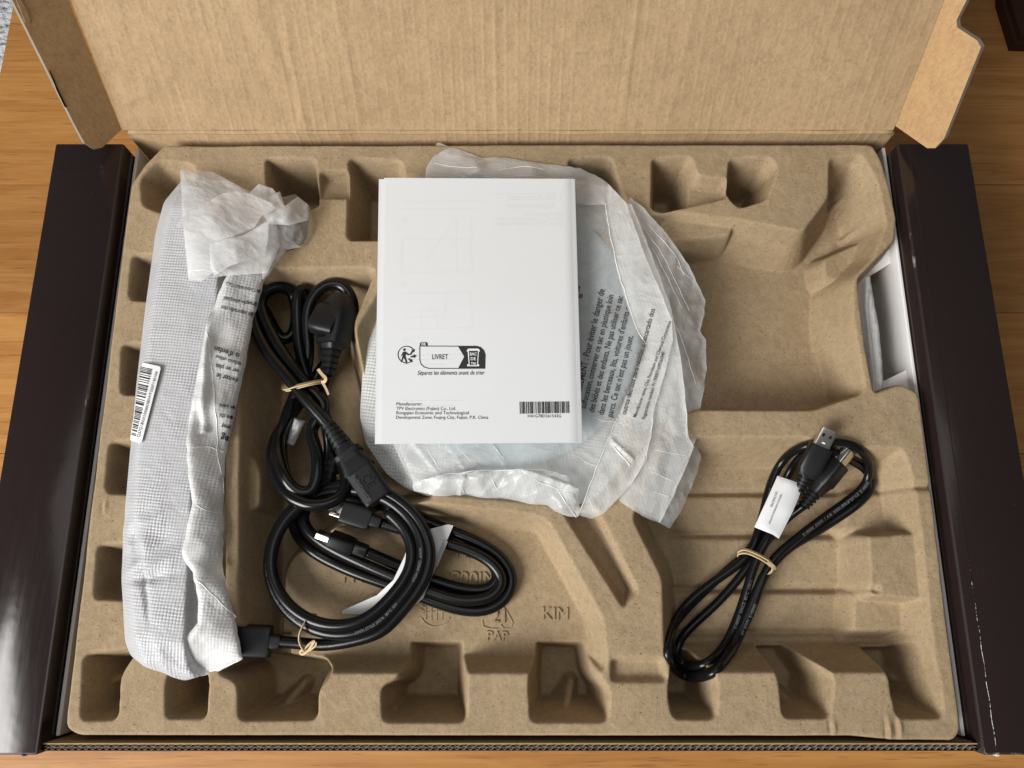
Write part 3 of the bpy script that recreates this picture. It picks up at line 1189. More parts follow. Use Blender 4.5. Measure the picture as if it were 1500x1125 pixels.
def stub(a, b, rad, za, zb):
    """half torn stub of pulp lying in a pocket"""
    global H
    p, q_ = Pm(*a, za)[:2] * 1000, Pm(*b, zb)[:2] * 1000
    e = q_ - p
    t = np.clip(((GX - p[0]) * e[0] + (GY - p[1]) * e[1]) / (e @ e), 0, 1)
    d = np.hypot(GX - p[0] - t * e[0], GY - p[1] - t * e[1])
    H = smax(H, za + (zb - za) * t - 3.2 * np.maximum(0, d - rad * 0.35), 2.0)


# the large basins
cut([(238, 300), (332, 300), (330, 600), (330, 945), (198, 960), (205, 640)], -46, 0, 4, 5, 8)                     # long slot on the left
cut([(356, 396), (552, 394), (517, 476), (548, 590), (640, 728), (500, 770), (462, 800), (420, 830), (412, 985), (356, 985), (352, 920), (352, 750)], -56, -2, 2.6, 5, 8)   # cable basin
cut([(325, 914), (425, 914), (425, 990), (325, 990)], -42, 0, 3, 4, 6)
rise([(345, 662), (366, 664), (382, 690), (380, 745), (345, 755)], -14, 4, 4, 7)
cut([(380, 832), (380, 790), (462, 770), (560, 735), (645, 740), (778, 754), (802, 764), (882, 908), (888, 984), (380, 984)], -28, -2, 2.2, 5, 8)      # plateau with the moulded marks
cut([(925, 757), (985, 640), (1182, 640), (1206, 655), (1322, 655), (1338, 700), (1350, 780), (1362, 900), (1372, 985), (985, 985), (973, 957), (970, 846)], -45, 0, 2.0, 4, 7)   # lower right basin
cut([(985, 312), (1083, 325), (1176, 342), (1214, 290), (1214, 234), (1258, 228), (1282, 268), (1296, 330), (1276, 378), (1246, 410), (1247, 470), (1266, 575), (1190, 601), (1020, 600), (930, 640), (900, 480), (905, 330)], -48, -2, 2.3, 4, 6)   # upper right basin
cut([(548, 440), (600, 330), (880, 330), (930, 480), (925, 680), (868, 746), (790, 738), (640, 724), (560, 705), (530, 640), (520, 560), (522, 480)], -13, 0, 2, 5, 10)
cut([(985, 480), (1235, 480), (1262, 577), (1190, 600), (985, 600)], -48, -2, 6, 3, 5)
# raised details in the lower right basin
rise([(1272, 784), (1362, 781), (1376, 880), (1276, 872)], -6, 3.4, 2, 3)
rise([(1252, 868), (1330, 872), (1336, 926), (1250, 924)], -24, 2.2, 2, 3)
rise([(1300, 668), (1345, 660), (1356, 722), (1304, 726)], -30, 2.4, 2, 4)
rise([(1246, 722), (1345, 722), (1354, 778), (1236, 782)], -30, 2.2, 2, 4)
for vv, x1 in ((722, 1330), (783, 1270), (863, 1250), (927, 1300)):
    groove((985, vv), (x1, vv), -45, 4.2, 2.6)
for k_, (va, vb) in enumerate(((655, 722), (722, 783), (783, 863), (863, 927))):
    ya, yb = Pm(1100, va, -45)[1] * 1000, Pm(1100, vb, -45)[1] * 1000
    fr = np.clip((ya - GY) / (ya - yb), 0, 1)
    msk = (GY < ya) & (GY > yb) & (GX > 105) & (H < -38)
    H = np.where(msk, H + 2.2 * (1 - fr) ** 1.3 * np.clip(fr * 8, 0, 1), H)
rise([(1000, 602), (1180, 603), (1185, 632), (1000, 634)], -5, 4.5, 2.5, 4)
rise([(1186, 606), (1262, 596), (1322, 584), (1338, 640), (1262, 642), (1206, 634)], -12, 2.2, 5, 7)
# pads in the upper right basin
rise([(972, 313), (1074, 291), (1081, 300), (1078, 318), (1070, 344), (1000, 352), (975, 350)], -9, 4.5, 2, 3)
rise([(1205, 380), (1262, 355), (1300, 340), (1250, 405), (1210, 412)], -26, 2.0, 4, 6)
rise([(1222, 440), (1254, 440), (1262, 500), (1236, 520), (1232, 470)], -32, 1.8, 4, 6)
# slot in the diagonal rib
cut([(818, 740), (872, 740), (936, 866), (914, 892)], -17, 0, 2.6, 3, 4)
cut([(894, 962), (972, 962), (980, 1000), (894, 1000)], -7, 0, 1.5, 4, 5)
# pockets along the back
cut([(205, 262), (232, 234), (284, 240), (300, 300), (240, 314), (208, 302)], -50, 0, 2.6, 4, 7)
cut([(389, 232), (462, 232), (468, 302), (452, 306), (449, 348), (436, 362), (392, 372)], -66, 0, 5.5, 3, 5)
cut([(470, 250), (512, 250), (512, 291), (458, 291)], -12, 0, 3, 4, 4)
cut([(511, 231), (588, 235), (594, 262), (606, 352), (508, 352)], -60, 0, 5.0, 3, 6)
cut([(585, 256), (640, 256), (640, 330), (600, 330)], -12, 0, 3, 4, 4)
cut([(832, 232), (896, 230), (905, 262), (926, 318), (920, 340), (832, 330)], -60, 0, 4.0, 3, 6)
cut([(955, 232), (1012, 228), (1022, 258), (1066, 262), (1066, 290), (970, 312), (953, 306)], -16, 0, 3.0, 3, 5)
cut([(955, 232), (1010, 229), (1020, 262), (1018, 294), (955, 308)], -60, 0, 4.0, 3, 5)
cut([(1068, 232), (1128, 229), (1140, 246), (1124, 292), (1083, 306), (1064, 286)], -60, 0, 4.0, 3, 6)
# pockets down the left side
cut([(193, 372), (262, 372), (258, 442), (192, 440), (188, 430)], -46, 0, 4, 3.5, 6)
cut([(178, 503), (252, 500), (248, 580), (175, 578)], -46, 0, 4, 3.5, 6)
cut([(160, 646), (240, 645), (236, 727), (158, 723), (153, 712)], -46, 0, 4, 3.5, 6)
cut([(142, 797), (230, 795), (228, 882), (140, 878), (137, 868)], -46, 0, 4, 3.5, 6)
cut([(122, 958), (205, 948), (176, 990), (174, 1045), (168, 1055), (118, 1056)], -58, 0, 4, 3.5, 6)
# pockets along the front
cut([(262, 960), (296, 960), (306, 1000), (303, 1053), (243, 1053), (242, 996)], -58, 0, 5, 3, 5)
cut([(340, 940), (470, 960), (490, 985), (466, 1012), (466, 1055), (349, 1056), (348, 1000), (315, 985)], -60, 0, 4.5, 3, 6)
cut([(587, 935), (683, 935), (684, 1000), (683, 1056), (562, 1056), (560, 1006), (588, 990)], -62, -3, 4.5, 3, 5)
cut([(779, 935), (868, 935), (876, 990), (892, 1010), (890, 1056), (778, 1056), (775, 1006)], -62, -3, 4.5, 3, 5)
cut([(985, 945), (1030, 945), (1052, 1000), (1050, 1054), (986, 1054), (978, 1020)], -60, 0, 4.5, 3, 6)
cut([(1100, 935), (1180, 935), (1222, 992), (1217, 1053), (1146, 1052), (1140, 990)], -60, 0, 4.2, 3, 6)
cut([(1255, 935), (1362, 935), (1378, 1000), (1384, 1053), (1314, 1053), (1304, 1010), (1302, 990)], -58, 0, 3.6, 3, 6)
# torn stubs
for a, b, za, zb in (((836, 1000), (829, 1040), -52, -34), ((446, 1000), (414, 1038), -54, -36), ((200, 985), (152, 1000), -50, -32), ((1138, 1010), (1170, 1040), -54, -36),
                     ((1310, 992), (1352, 1006), -52, -30), ((560, 244), (556, 262), -34, -48), ((982, 246), (976, 270), -34, -52), ((228, 248), (250, 274), -30, -44),
                     ((1252, 274), (1214, 314), -31, -52), ((1258, 336), (1240, 350), -34, -46)):
    stub(a, b, 5.2, za + 6, zb + 6)
rise([(1294, 668), (1308, 664), (1311, 682), (1296, 684)], -31, 4, 1.5, 1)
# outline
tray_out = [(240, 213), (640, 212), (1000, 211), (1250, 211), (1278, 212), (1291, 234), (1304, 277), (1314, 320), (1311, 353), (1290, 374), (1257, 407), (1260, 442), (1268, 508),
            (1278, 560), (1281, 576), (1318, 562), (1345, 574), (1350, 600), (1368, 742), (1386, 900), (1406, 1050), (1407, 1072), (1398, 1085), (1310, 1084), (1250, 1078), (760, 1078), (112, 1077), (97, 1066), (97, 1050),
            (133, 742), (177, 382), (186, 310), (192, 270), (213, 240)]
out_s = sd_poly(GX, GY, wpoly(tray_out, 0, 4))
H = smin(H, 5.0 * (-out_s) + 0.0, 5.0)
H = np.where(out_s > 0, smin(H, -7.0 * out_s, 2), H)
# soften, then the uneven hand of wet pulp
for _ in range(1):
    Hp = np.pad(H, 1, mode='edge')
    H = (Hp[:-2, 1:-1] + Hp[2:, 1:-1] + Hp[1:-1, :-2] + Hp[1:-1, 2:] + 2 * Hp[1:-1, 1:-1]) / 6
H += 0.55 * vnoise(GX, GY, 34, 21) + 0.25 * vnoise(GX, GY, 11, 22) + 0.13 * vnoise(GX, GY, 3.4, 23) + 0.05 * vnoise(GX, GY, 1.4, 24)
# small tears and folds of the rim at the lower right and upper right
for (px, py, l) in ((1303, 1072, 14), (1318, 1066, 10), (1222, 1066, 8), (155, 742, 8)):
    c = Pm(px, py, 0)[:2] * 1000
    dx, dy = GX - c[0], GY - c[1]
    H += 1.5 * np.exp(-(dx / 1.6) ** 2 - (dy / (l * 0.6)) ** 2) - 1.3 * np.exp(-((dx + 2.6) / 1.4) ** 2 - (dy / (l * 0.6)) ** 2)
keep = out_s < 9.0
ny, nx = H.shape
HP = H.copy()
idx = np.arange(ny * nx).reshape(ny, nx)
q4 = np.stack([idx[:-1, :-1], idx[:-1, 1:], idx[1:, 1:], idx[1:, :-1]], -1)
kf = keep[:-1, :-1] & keep[:-1, 1:] & keep[1:, 1:] & keep[1:, :-1]
q4 = q4[kf]
used = np.unique(q4)
remap = -np.ones(ny * nx, int)
remap[used] = np.arange(len(used))
V = np.stack([GX.ravel() / 1000, GY.ravel() / 1000, ZT + H.ravel() / 1000], -1)[used]
tray = thing('pulp_tray', 'brown moulded pulp packing tray with deep pockets filling the carton', 'packing tray', (0, 0.13, 0.06))
me = bpy.data.meshes.new('tray_shell')
V = V - np.array(tray.location)
q4 = remap[q4]
me.vertices.add(len(V)); me.vertices.foreach_set('co', V.ravel().astype(np.float32))
me.loops.add(q4.size); me.loops.foreach_set('vertex_index', q4.ravel().astype(np.int32))
me.polygons.add(len(q4)); me.polygons.foreach_set('loop_start', np.arange(0, q4.size, 4, dtype=np.int32))
me.polygons.foreach_set('use_smooth', np.ones(len(q4), bool))
me.update(calc_edges=True)
me.materials.append(M['pulp'])
ts = bpy.data.objects.new('tray_shell', me)
COL.objects.link(ts)
ts.parent = tray


def tray_h(x, y):
    """tray height (m) at world x, y"""
    ix = np.clip((np.asarray(x) * 1000 - gx[0]) / res_mm, 0, nx - 1.001)
    iy = np.clip((np.asarray(y) * 1000 - gy[0]) / res_mm, 0, ny - 1.001)
    a, b = ix.astype(int), iy.astype(int)
    fu, fv = ix - a, iy - b
    h = (HP[b, a] * (1 - fu) + HP[b, a + 1] * fu) * (1 - fv) + (HP[b + 1, a] * (1 - fu) + HP[b + 1, a + 1] * fu) * fv
    return ZT + h / 1000


# moulded marks on the plateau
PL = lambda px, py: np.full(np.shape(px), -28.0)
marks = []


def emboss_text(s, a, b, **kw):
    V, Fc = text_geo(s, extrude=0.06, bevel=0.012, bold=0.0, **kw)
    V[:, 0] -= V[:, 0].min()
    wd = V[:, 0].max()
    pa, pb = Pm(*a, -28), Pm(*b, -28)
    sc = np.linalg.norm(pb - pa) / wd
    ex = (pb - pa) / np.linalg.norm(pb - pa)
    ey = np.array([-ex[1], ex[0], 0])
    W = pa + V[:, :1] * sc * ex + V[:, 1:2] * sc * ey
    W[:, 2] = tray_h(W[:, 0], W[:, 1]) + V[:, 2] * sc * 1.15 + 0.0002
    marks.append((W, Fc))


def emboss_line(pts, r=0.0008, closed=False):
    p = resample(np.vstack([pts, pts[:1]]) if closed else pts, 3)
    C = np.array([Pm(a, b, -28) for a, b in p])
    C[:, 2] = tray_h(C[:, 0], C[:, 1]) + 0.0001
    marks.append(tube_geo(C, r, 6, 0.8))


emboss_text('H44', (502, 853), (548, 855))
emboss_text('LP00JM', (648, 856), (726, 858))
emboss_text('12', (668, 818), (688, 819))
emboss_text('KIM', (794, 907), (832, 908))
emboss_text('PAP', (713, 938), (744, 939))
emboss_text('21', (719, 912), (740, 912))
emboss_line([(712, 898), (706, 908), (708, 918), (718, 921), (728, 921)])
emboss_line([(742, 895), (751, 912), (748, 920), (738, 921), (732, 928)])
emboss_line([(738, 921), (733, 915)])
emboss_line([(716, 896), (724, 884), (734, 884), (740, 893)])
emboss_line(circle_px(638, 898, 22, 20, 20, 160, 14))
for k_ in range(6):
    a_ = R(200 + k_ * 12)
    for sgn in (-1, 1):
        cx, cy = 638 + sgn * abs(24 * math.cos(a_)), 900 + 26 * math.sin(a_)
        emboss_line([(cx, cy), (cx - sgn * 6, cy + 4)], 0.0006)
for k_ in range(4):
    emboss_line([(624 + k_ * 8, 888), (624 + k_ * 8, 908)], 0.0006)
emboss_line([(620, 898), (656, 894)], 0.0006)
emboss_line([(524, 888), (538, 872), (548, 870), (556, 880)])
emboss_line([(534, 932), (534, 942)])
emboss_line([(540, 932), (540, 942)])
for V, Fc in marks:
    mesh_obj('moulded_mark', V, Fc, M['pulp'], tray, True, 25)

# white foam sheet edge between tray and handle panel
fs = thing('foam_sheet', 'edge of a white foam sheet squeezed beside the tray and the hand hole', 'foam sheet', tuple(Pm(1275, 480, -30)))
sheet('sheet_edge', [(1266, 405), (1274, 402), (1278, 430), (1287, 480), (1292, 530), (1293, 568), (1293, 584), (1276, 584), (1272, 520), (1264, 450)],
      [(1270, 405, -14), (1264, 450, -12), (1285, 470, -14), (1272, 520, -12), (1292, 530, -15), (1285, 570, -14)], M['bagfold'], fs, 2.6,
      bump=lambda x, y, d: 1.6 * np.sin(d * 0.5) + 1.2 * crumple(x, y, 0.012, 5), droop=4, dw=3)

# ================================================================== LONG FOAM BAG ON THE LEFT
lb = thing('foam_bag', 'long white embossed foam bag with folded film top lying along the left', 'bag', tuple(Pm(255, 640, -30)))
body = [(268, 262), (300, 262), (330, 300), (345, 395), (336, 470), (332, 600), (328, 700), (326, 830), (338, 900), (354, 962), (320, 983), (268, 998), (215, 978), (190, 960), (183, 938), (178, 850), (180, 780), (188, 690), (200, 560), (213, 450), (228, 340), (240, 296)]
SLV = np.array([(258, 268, 300, 318, 262), (240, 250, 320, 332, 300), (228, 240, 322, 335, 350), (212, 224, 317, 332, 450), (200, 212, 297, 311, 560), (188, 200, 283, 297, 690), (181, 194, 277, 289, 790), (178, 192, 274, 286, 860),
                (183, 197, 270, 283, 935), (200, 214, 272, 290, 975), (230, 240, 290, 310, 1000)], float)


def spine_raw(px, py):
    L_, A_, B_, R_ = [np.interp(py, SLV[:, 4], SLV[:, k]) for k in range(4)]
    ht = 17 * np.clip((py - 258) / 42, 0, 1) ** 0.5 * np.clip((1004 - py) / 62, 0, 1) ** 0.5
    up = np.clip((px - L_) / (A_ - L_), 0, 1)
    dn = 1 - np.clip((px - B_) / (R_ - B_), 0, 1)
    cam_ = 1 + 0.08 * np.sin(np.clip((px - A_) / (B_ - A_), 0, 1) * math.pi)
    return 3.0 + (ht - 3.0) * np.minimum(up ** 0.75, dn) * cam_ - 2.0 * np.clip((px - R_) / 20, 0, 1)


def spine(px, py):
    px, py = np.asarray(px, float), np.asarray(py, float)
    return (spine_raw(px - 2.5, py) + spine_raw(px + 2.5, py) + spine_raw(px, py - 4) + spine_raw(px, py + 4) + 2 * spine_raw(px, py)) / 6



def body_bump(x, y, d):
    px, py = proj(np.stack([x, y, np.full_like(x, ZT)], -1))
    amt = np.exp(-((py - 800) / 60) ** 2 - ((px - 225) / 50) ** 2)
    z = 0.35 * vnoise(x, y, 0.03, 41) * np.clip(d / 10, 0, 1)
    z += -6 * np.exp(-((px - 210) / 9) ** 2 - ((py - 795) / 26) ** 2) + 1.5 * np.exp(-((px - 228) / 12) ** 2 - ((py - 800) / 12) ** 2)
    z += -3 * np.exp(-((py - 849 + (px - 220) * 0.15) / 7) ** 2 - ((px - 232) / 30) ** 2)
    z += -2.5 * np.exp(-((px - 229 - (py - 870) * 0.12) / 3.5) ** 2 - ((py - 872) / 32) ** 2)
    z += amt * 4.5 * (crumple(x, y, 0.017, 43, (0.7, 1.3), 0.7) - 0.5)
    z += (np.clip((py - 930) / 40, 0, 1)) * 5.0 * (crumple(x, y, 0.02, 44, (0.7, 1.3), 2.2) - 0.5)
    z += 0.5 * (crumple(x, y, 0.022, 45, (0.6, 1.4), 1.2) - 0.5) * np.clip(d / 8, 0, 1)
    return z


def zwrap(f):
    return f


class _C:                                     # a sheet from a height function instead of control points
    pass


def sheet_f(name, poly, func, mat, parent, **kw):
    global rbf
    keep_ = rbf
    try:
        globals()['rbf'] = lambda c: func
        return sheet(name, poly, [(0, 0, 0)], mat, parent, **kw)
    finally:
        globals()['rbf'] = keep_


sheet_f('bag_body', body, spine, M['bag'], lb, step=3.0, bump=body_bump, droop=3, dw=4, fil=6, seed=3)
# the folded film along its right side
foldp = [(338, 392), (392, 396), (383, 425), (372, 465), (358, 540), (346, 600), (333, 655), (328, 700), (327, 790), (326, 828), (336, 880), (344, 905), (356, 966), (318, 984), (296, 990), (272, 948), (268, 938), (290, 912), (290, 880), (282, 838), (268, 820),
         (264, 805), (270, 788), (282, 736), (276, 700), (273, 640), (281, 592), (290, 545), (304, 478), (322, 425)]
ff = rbf([(338, 400, 22), (304, 478, 23), (290, 545, 23), (281, 592, 24), (273, 640, 24), (276, 700, 23), (282, 736, 20), (266, 805, 19), (283, 838, 20), (291, 885, 20), (270, 940, 15),
          (345, 430, 20), (318, 500, 16), (306, 560, 18), (296, 620, 15), (300, 680, 17), (304, 740, 16), (300, 800, 17), (318, 860, 17), (318, 930, 13), (296, 988, 0), (330, 520, 18), (318, 600, 17),
          (390, 400, 10), (372, 465, 8), (350, 570, 8), (333, 655, 6), (327, 740, 4), (327, 828, 5), (344, 905, 7), (356, 966, 12), (318, 982, 2)])


def fold_bump(x, y, d):
    px, py = proj(np.stack([x, y, np.full_like(x, ZT)], -1))
    e = np.clip(d / 7, 0, 1)
    z = 2.6 * (crumple(x, y, 0.034, 61, (1.5, 0.6), 0.25) - 0.5) * e + 1.3 * (crumple(x, y, 0.012, 62, (0.7, 1.3), 0.9) - 0.5) * e
    z += 4 * np.exp(-((px - 322 + (py - 450) * 0.06) / 5) ** 2) * (py > 420) * (py < 640)
    return z


fold_o, _ = sheet_f('film_fold', foldp, ff, M['bagfold'], lb, step=3.0, bump=fold_bump, droop=3.0, dw=3, fil=2, wavy=1.0, seed=8)
cr = lambda a, b, s, an=(1.3, 0.7), ang=0.5: (lambda a: (lambda x, y, d: a * (crumple(x, y, b, s, an, ang) - 0.5) * np.clip(d / 5, 0, 1) + 0.45 * a * (crumple(x, y, b * 0.42, s + 9, an[::-1], ang + 1) - 0.5) * np.clip(d / 4, 0, 1)))(a * 0.5)
sheet('film_flap', [(264, 248), (312, 252), (368, 282), (404, 318), (410, 360), (392, 400), (330, 404), (276, 412), (268, 330)],
      [(264, 248, 14), (312, 252, 10), (368, 282, 14), (404, 318, 20), (392, 400, 20), (276, 412, 28), (330, 330, 24), (300, 290, 19)], M['crumple'], lb, 3.2, cr(3.5, 0.03, 71), 2, 4, 2)
sheet('film_flap', [(394, 318), (412, 340), (440, 362), (420, 366), (405, 384), (394, 402), (384, 410), (384, 330)],
      [(394, 318, 18), (440, 362, 9), (405, 384, 12), (384, 410, 18), (390, 350, 20)], M['crumple'], lb, 3.0, cr(4, 0.018, 72), 2, 4, 1)
sheet('film_flap', [(410, 290), (432, 284), (455, 303), (457, 330), (453, 355), (440, 363), (414, 358), (390, 330)],
      [(410, 290, 10), (432, 284, -2), (455, 303, 2), (453, 355, 4), (414, 358, 14), (430, 325, 18), (390, 330, 20)], M['clearfilm'], lb, 2.6, cr(6, 0.016, 73), 5, 4, 3)
sheet('film_flap', [(366, 282), (379, 269), (399, 276), (410, 288), (411, 296), (392, 300), (376, 296)],
      [(366, 282, 20), (379, 269, 22), (410, 288, 20), (392, 300, 23)], M['crumple'], lb, 2.4, cr(4, 0.014, 74), 1, 3, 1)
sheet('film_flap', [(380, 296), (410, 280), (417, 302), (436, 288), (452, 300), (452, 322), (424, 330), (394, 328), (384, 312)],
      [(380, 296, 22), (410, 280, 22), (417, 302, 27), (436, 288, 20), (452, 310, 16), (424, 330, 24), (394, 328, 24)], M['crumple'], lb, 2.4, cr(6, 0.017, 75), 2, 3, 2)
sheet('film_flap', [(269, 332), (340, 340), (352, 362), (310, 401), (294, 413), (277, 409), (272, 365)],
      [(269, 332, 31), (340, 340, 30), (310, 401, 31), (294, 413, 30), (277, 409, 27), (295, 370, 33)], M['crumple'], lb, 3.0, cr(1.8, 0.03, 76), 0, 4, 1)
sheet('film_flap', [(307, 358), (330, 350), (356, 345), (394, 322), (393, 350), (388, 376), (360, 382), (336, 390), (314, 404), (308, 392)],
      [(307, 358, 34), (356, 345, 33), (394, 322, 32), (388, 376, 27), (314, 404, 34), (345, 368, 37)], M['crumple'], lb, 2.8, cr(4.2, 0.022, 77), 1, 4, 1)
sheet('film_flap', [(257, 331), (276, 308), (302, 297), (326, 283), (346, 280), (364, 283), (398, 298), (404, 306), (384, 316), (372, 334), (346, 344), (318, 353), (290, 343)],
      [(257, 331, 41), (302, 297, 35), (346, 280, 30), (404, 306, 29), (362, 325, 35), (318, 353, 41), (310, 322, 41), (290, 343, 41)], M['crumple'], lb, 2.8, cr(3.2, 0.03, 78), 0, 4, 2)
for pp_, ob_ in (([(338, 396), (322, 428), (304, 478), (290, 545), (281, 592), (273, 640), (276, 700), (282, 736)], fold_o), ([(282, 736), (270, 788), (266, 806), (282, 838), (290, 880), (290, 912)], fold_o),
                 ([(315, 492), (318, 540), (322, 600), (320, 660), (327, 720)], fold_o), ([(268, 820), (300, 850), (330, 885), (344, 905)], fold_o), ([(285, 735), (305, 748), (325, 752)], fold_o), ([(290, 660), (310, 655), (328, 662)], fold_o),
                 ([(356, 966), (318, 982), (296, 988)], fold_o)):
    hem(pp_, ob_, 0.42, lb)
# printing on the folded film, upside down as it lies
fold_t = bvh_of(fold_o)
tx = []
zft = lambda px, py: ff(px, py) + 2.6
for s, a, b in (('rea Corporation Co.,L', (382, 424), (328, 410)), ('instruação adequad', (380, 443), (326, 432)), ('ente separado dos', (374, 458), (322, 445)),
                ("is d'enfan", (350, 517), (314, 506)), ('enfants utilise', (352, 530), (315, 519)), ('ver en plas', (349, 540), (315, 532)), ('éviter le', (347, 553), (316, 545)),
                ('ow pens', (344, 594), (320, 590)), ('use thi', (341, 609), (320, 604)), ('away', (338, 623), (322, 620)), ('ng', (333, 638), (322, 635))):
    tx.append(drape(text_on(s, a, b, zft, 0.4, 1.15, bold=0.012), fold_t))
put('printed_line', tx, M['ink'], lb)
# bar code sticker
zst = lambda px, py: spine(px, py) + 2.4
sq = fillet([(208, 531), (236, 537), (207, 650), (190, 645)], 4, 4)
stk, _ = sheet_f('barcode_sticker', sq, zst, M['label'], lb, step=4, thick=0.3)
parts = barcode([(193, 637), (206, 536), (223, 540), (199, 639)], zst, 34, 4, 0.45)
parts.append(text_on('Q37G1B42O3500O8SWT2507130104', (204, 641), (231, 545), zst, 0.45, 0.9))
stk_t = bvh_of(stk)
parts = [drape(g, stk_t, 0.25) for g in parts]
V, Fc = join_geo(parts)
bo = mesh_obj('barcode_print', V, Fc, M['ink'], stk, False)
bo['kind'] = 'stuff'

# ================================================================== ROUND PLATE IN ITS FILM BAG
pc = Pm(745, 480, -3)
plate = thing('round_plate', 'pale blue grey round plate wrapped in clear film under the white booklet', 'plate', tuple(pc))
a = np.linspace(0, 2 * math.pi, 96, endpoint=False)
ringr = 0.104
prof = [(0.0, 0.004), (ringr - 0.004, 0.004), (ringr - 0.001, 0.003), (ringr, 0.001), (ringr, -0.003), (ringr - 0.003, -0.005)]
V, Fc = [pc + (0, 0, 0.004)], []
for r_, z_ in prof[1:]:
    for t in a:
        V.append(pc + (r_ * math.cos(t), r_ * 1.08 * math.sin(t), z_))
n_ = len(a)
for j in range(n_):
    Fc.append([0, 1 + j, 1 + (j + 1) % n_])
for i in range(len(prof) - 2):
    for j in range(n_):
        k_ = (j + 1) % n_
        Fc.append([1 + i * n_ + j, 1 + (i + 1) * n_ + j, 1 + (i + 1) * n_ + k_, 1 + i * n_ + k_])
Fc.append([1 + (len(prof) - 2) * n_ + j for j in range(n_)][::-1])
mesh_obj('plate_disc', V, Fc, M['plate'], plate, True, 40)
for (px, py, rr) in ((682, 682, 0.0085), (907, 452, 0.0085), (868, 290, 0.007)):
    c = Pm(px, py, 1.6)
    ar = np.linspace(0, 2 * math.pi, 24, endpoint=False)
    V = [c + (rr * math.cos(t), rr * math.sin(t), 0) for t in ar]
    V2_, F2_ = slab(V, (0, 0, 1), 0.0015)
    mesh_obj('rubber_foot', V2_, F2_, M['greydot'], plate, False)

fb_ = thing('film_bag', 'translucent crumpled film bag with warning print around the round plate', 'bag', tuple(Pm(760, 500, -6)))
under = [(556, 300), (622, 255), (780, 250), (893, 275), (930, 320), (980, 420), (990, 560), (960, 680), (905, 735), (850, 752), (800, 746), (740, 737), (680, 728), (628, 727), (596, 716), (566, 694), (536, 650), (527, 610), (531, 545), (540, 500), (552, 470)]
sheet('bag_underside', under, [(556, 300, -9), (893, 275, -10), (990, 560, -9), (850, 752, -10), (680, 728, -10), (566, 694, -10), (527, 610, -12), (750, 480, -9.5)], M['underfilm'], fb_, 5,
      lambda x, y, d: 0.6 * vnoise(x, y, 0.02, 81), 2, 6, 8)
topl = [(556, 300), (622, 262), (700, 252), (780, 250), (893, 272), (925, 330), (945, 505), (905, 612), (880, 690), (850, 740), (800, 744), (740, 735), (680, 726), (628, 725), (613, 719), (594, 692), (577, 655), (570, 610), (567, 548), (566, 470)]
top_f = rbf([(556, 300, 2), (622, 262, 1), (780, 250, 1), (893, 272, 0), (925, 330, 3), (945, 505, 5), (905, 612, 5), (850, 740, -3), (740, 735, -5), (628, 725, -6), (568, 691, -5), (539, 650, -6), (530, 610, -8),
             (543, 500, -3), (600, 640, 3), (580, 560, 3), (700, 480, 5), (700, 680, 4), (800, 690, 4), (860, 560, 6), (880, 400, 6), (850, 300, 5), (700, 280, 4)])


def top_bump(x, y, d):
    px, py = proj(np.stack([x, y, np.full_like(x, ZT)], -1))
    e = np.clip(d / 8, 0, 1)
    k = np.clip((py - 640) / 30, 0.12, 1)
    z = 3.0 * (crumple(x, y, 0.030, 91, (1.6, 0.5), 2.2) - 0.5) * e * k + 1.2 * (crumple(x, y, 0.013, 92, (1, 1), 0.3) - 0.5) * e * k
    for (c0, c1, a_) in (((600, 640), (640, 690), 1.6), ((655, 650), (690, 700), 1.2), ((720, 650), (745, 690), 1.2), ((850, 660), (905, 690), 1.2)):
        p_, q_ = np.array(c0, float), np.array(c1, float)
        e_ = q_ - p_
        t = np.clip(((px - p_[0]) * e_[0] + (py - p_[1]) * e_[1]) / (e_ @ e_), 0, 1)
        z += a_ * np.exp(-np.hypot(px - p_[0] - t * e_[0], py - p_[1] - t * e_[1]) / 2.2)
    return z


topo, _ = sheet_f('bag_top_film', topl, top_f, M['discfilm'], fb_, step=3.4, bump=top_bump, droop=3, dw=5, fil=5, wavy=1.0, seed=12)
# film gathered behind the booklet
gath_o, _ = sheet('film_flap', [(622, 264), (625, 246), (634, 222), (640, 208), (672, 219), (705, 231), (740, 230), (776, 237), (850, 246), (882, 262), (897, 274), (893, 300), (850, 300), (750, 282), (640, 278)],
      [(640, 208, -2), (705, 231, 3), (776, 237, 4), (850, 246, 4), (882, 262, 3), (625, 250, 2), (700, 248, 9), (780, 252, 8), (700, 264, 3), (800, 266, 3), (660, 230, 3), (640, 278, 6), (840, 275, 8), (740, 280, 6)],
      M['crumple'], fb_, 2.8, cr(3.0, 0.028, 101, (0.6, 1.5), 0.1), 1, 4, 3, 0.8, 5)
# folds below the booklet
lowp = [(604, 706), (640, 698), (680, 692), (720, 689), (760, 688), (800, 690), (832, 698), (848, 718), (850, 752), (846, 758), (800, 749), (740, 738), (690, 729), (640, 727), (606, 720)]
lowf = rbf([(604, 706, 6), (680, 692, 12), (760, 688, 14), (832, 698, 12), (848, 720, 9), (850, 752, 4), (800, 749, -3), (740, 738, -4), (680, 728, -4), (610, 720, 0), (700, 708, 9), (770, 712, 9), (800, 726, 9), (820, 736, 8), (650, 714, 7)])


def low_bump(x, y, d):
    px, py = proj(np.stack([x, y, np.full_like(x, ZT)], -1))
    e = np.clip(d / 5, 0, 1)
    z = 5.5 * (crumple(x, y, 0.024, 111, (1.5, 0.6), 2.3) - 0.5) * e + 2.2 * (crumple(x, y, 0.010, 112) - 0.5) * e
    z += 4 * np.exp(-np.abs((py - 690) - (px - 760) * 0.33) / 3.0) * ((px > 758) & (px < 850))
    z += 4 * np.exp(-np.abs(px - 677 + (py - 715) * 0.3) / 3.0) * (py > 700)
    return z


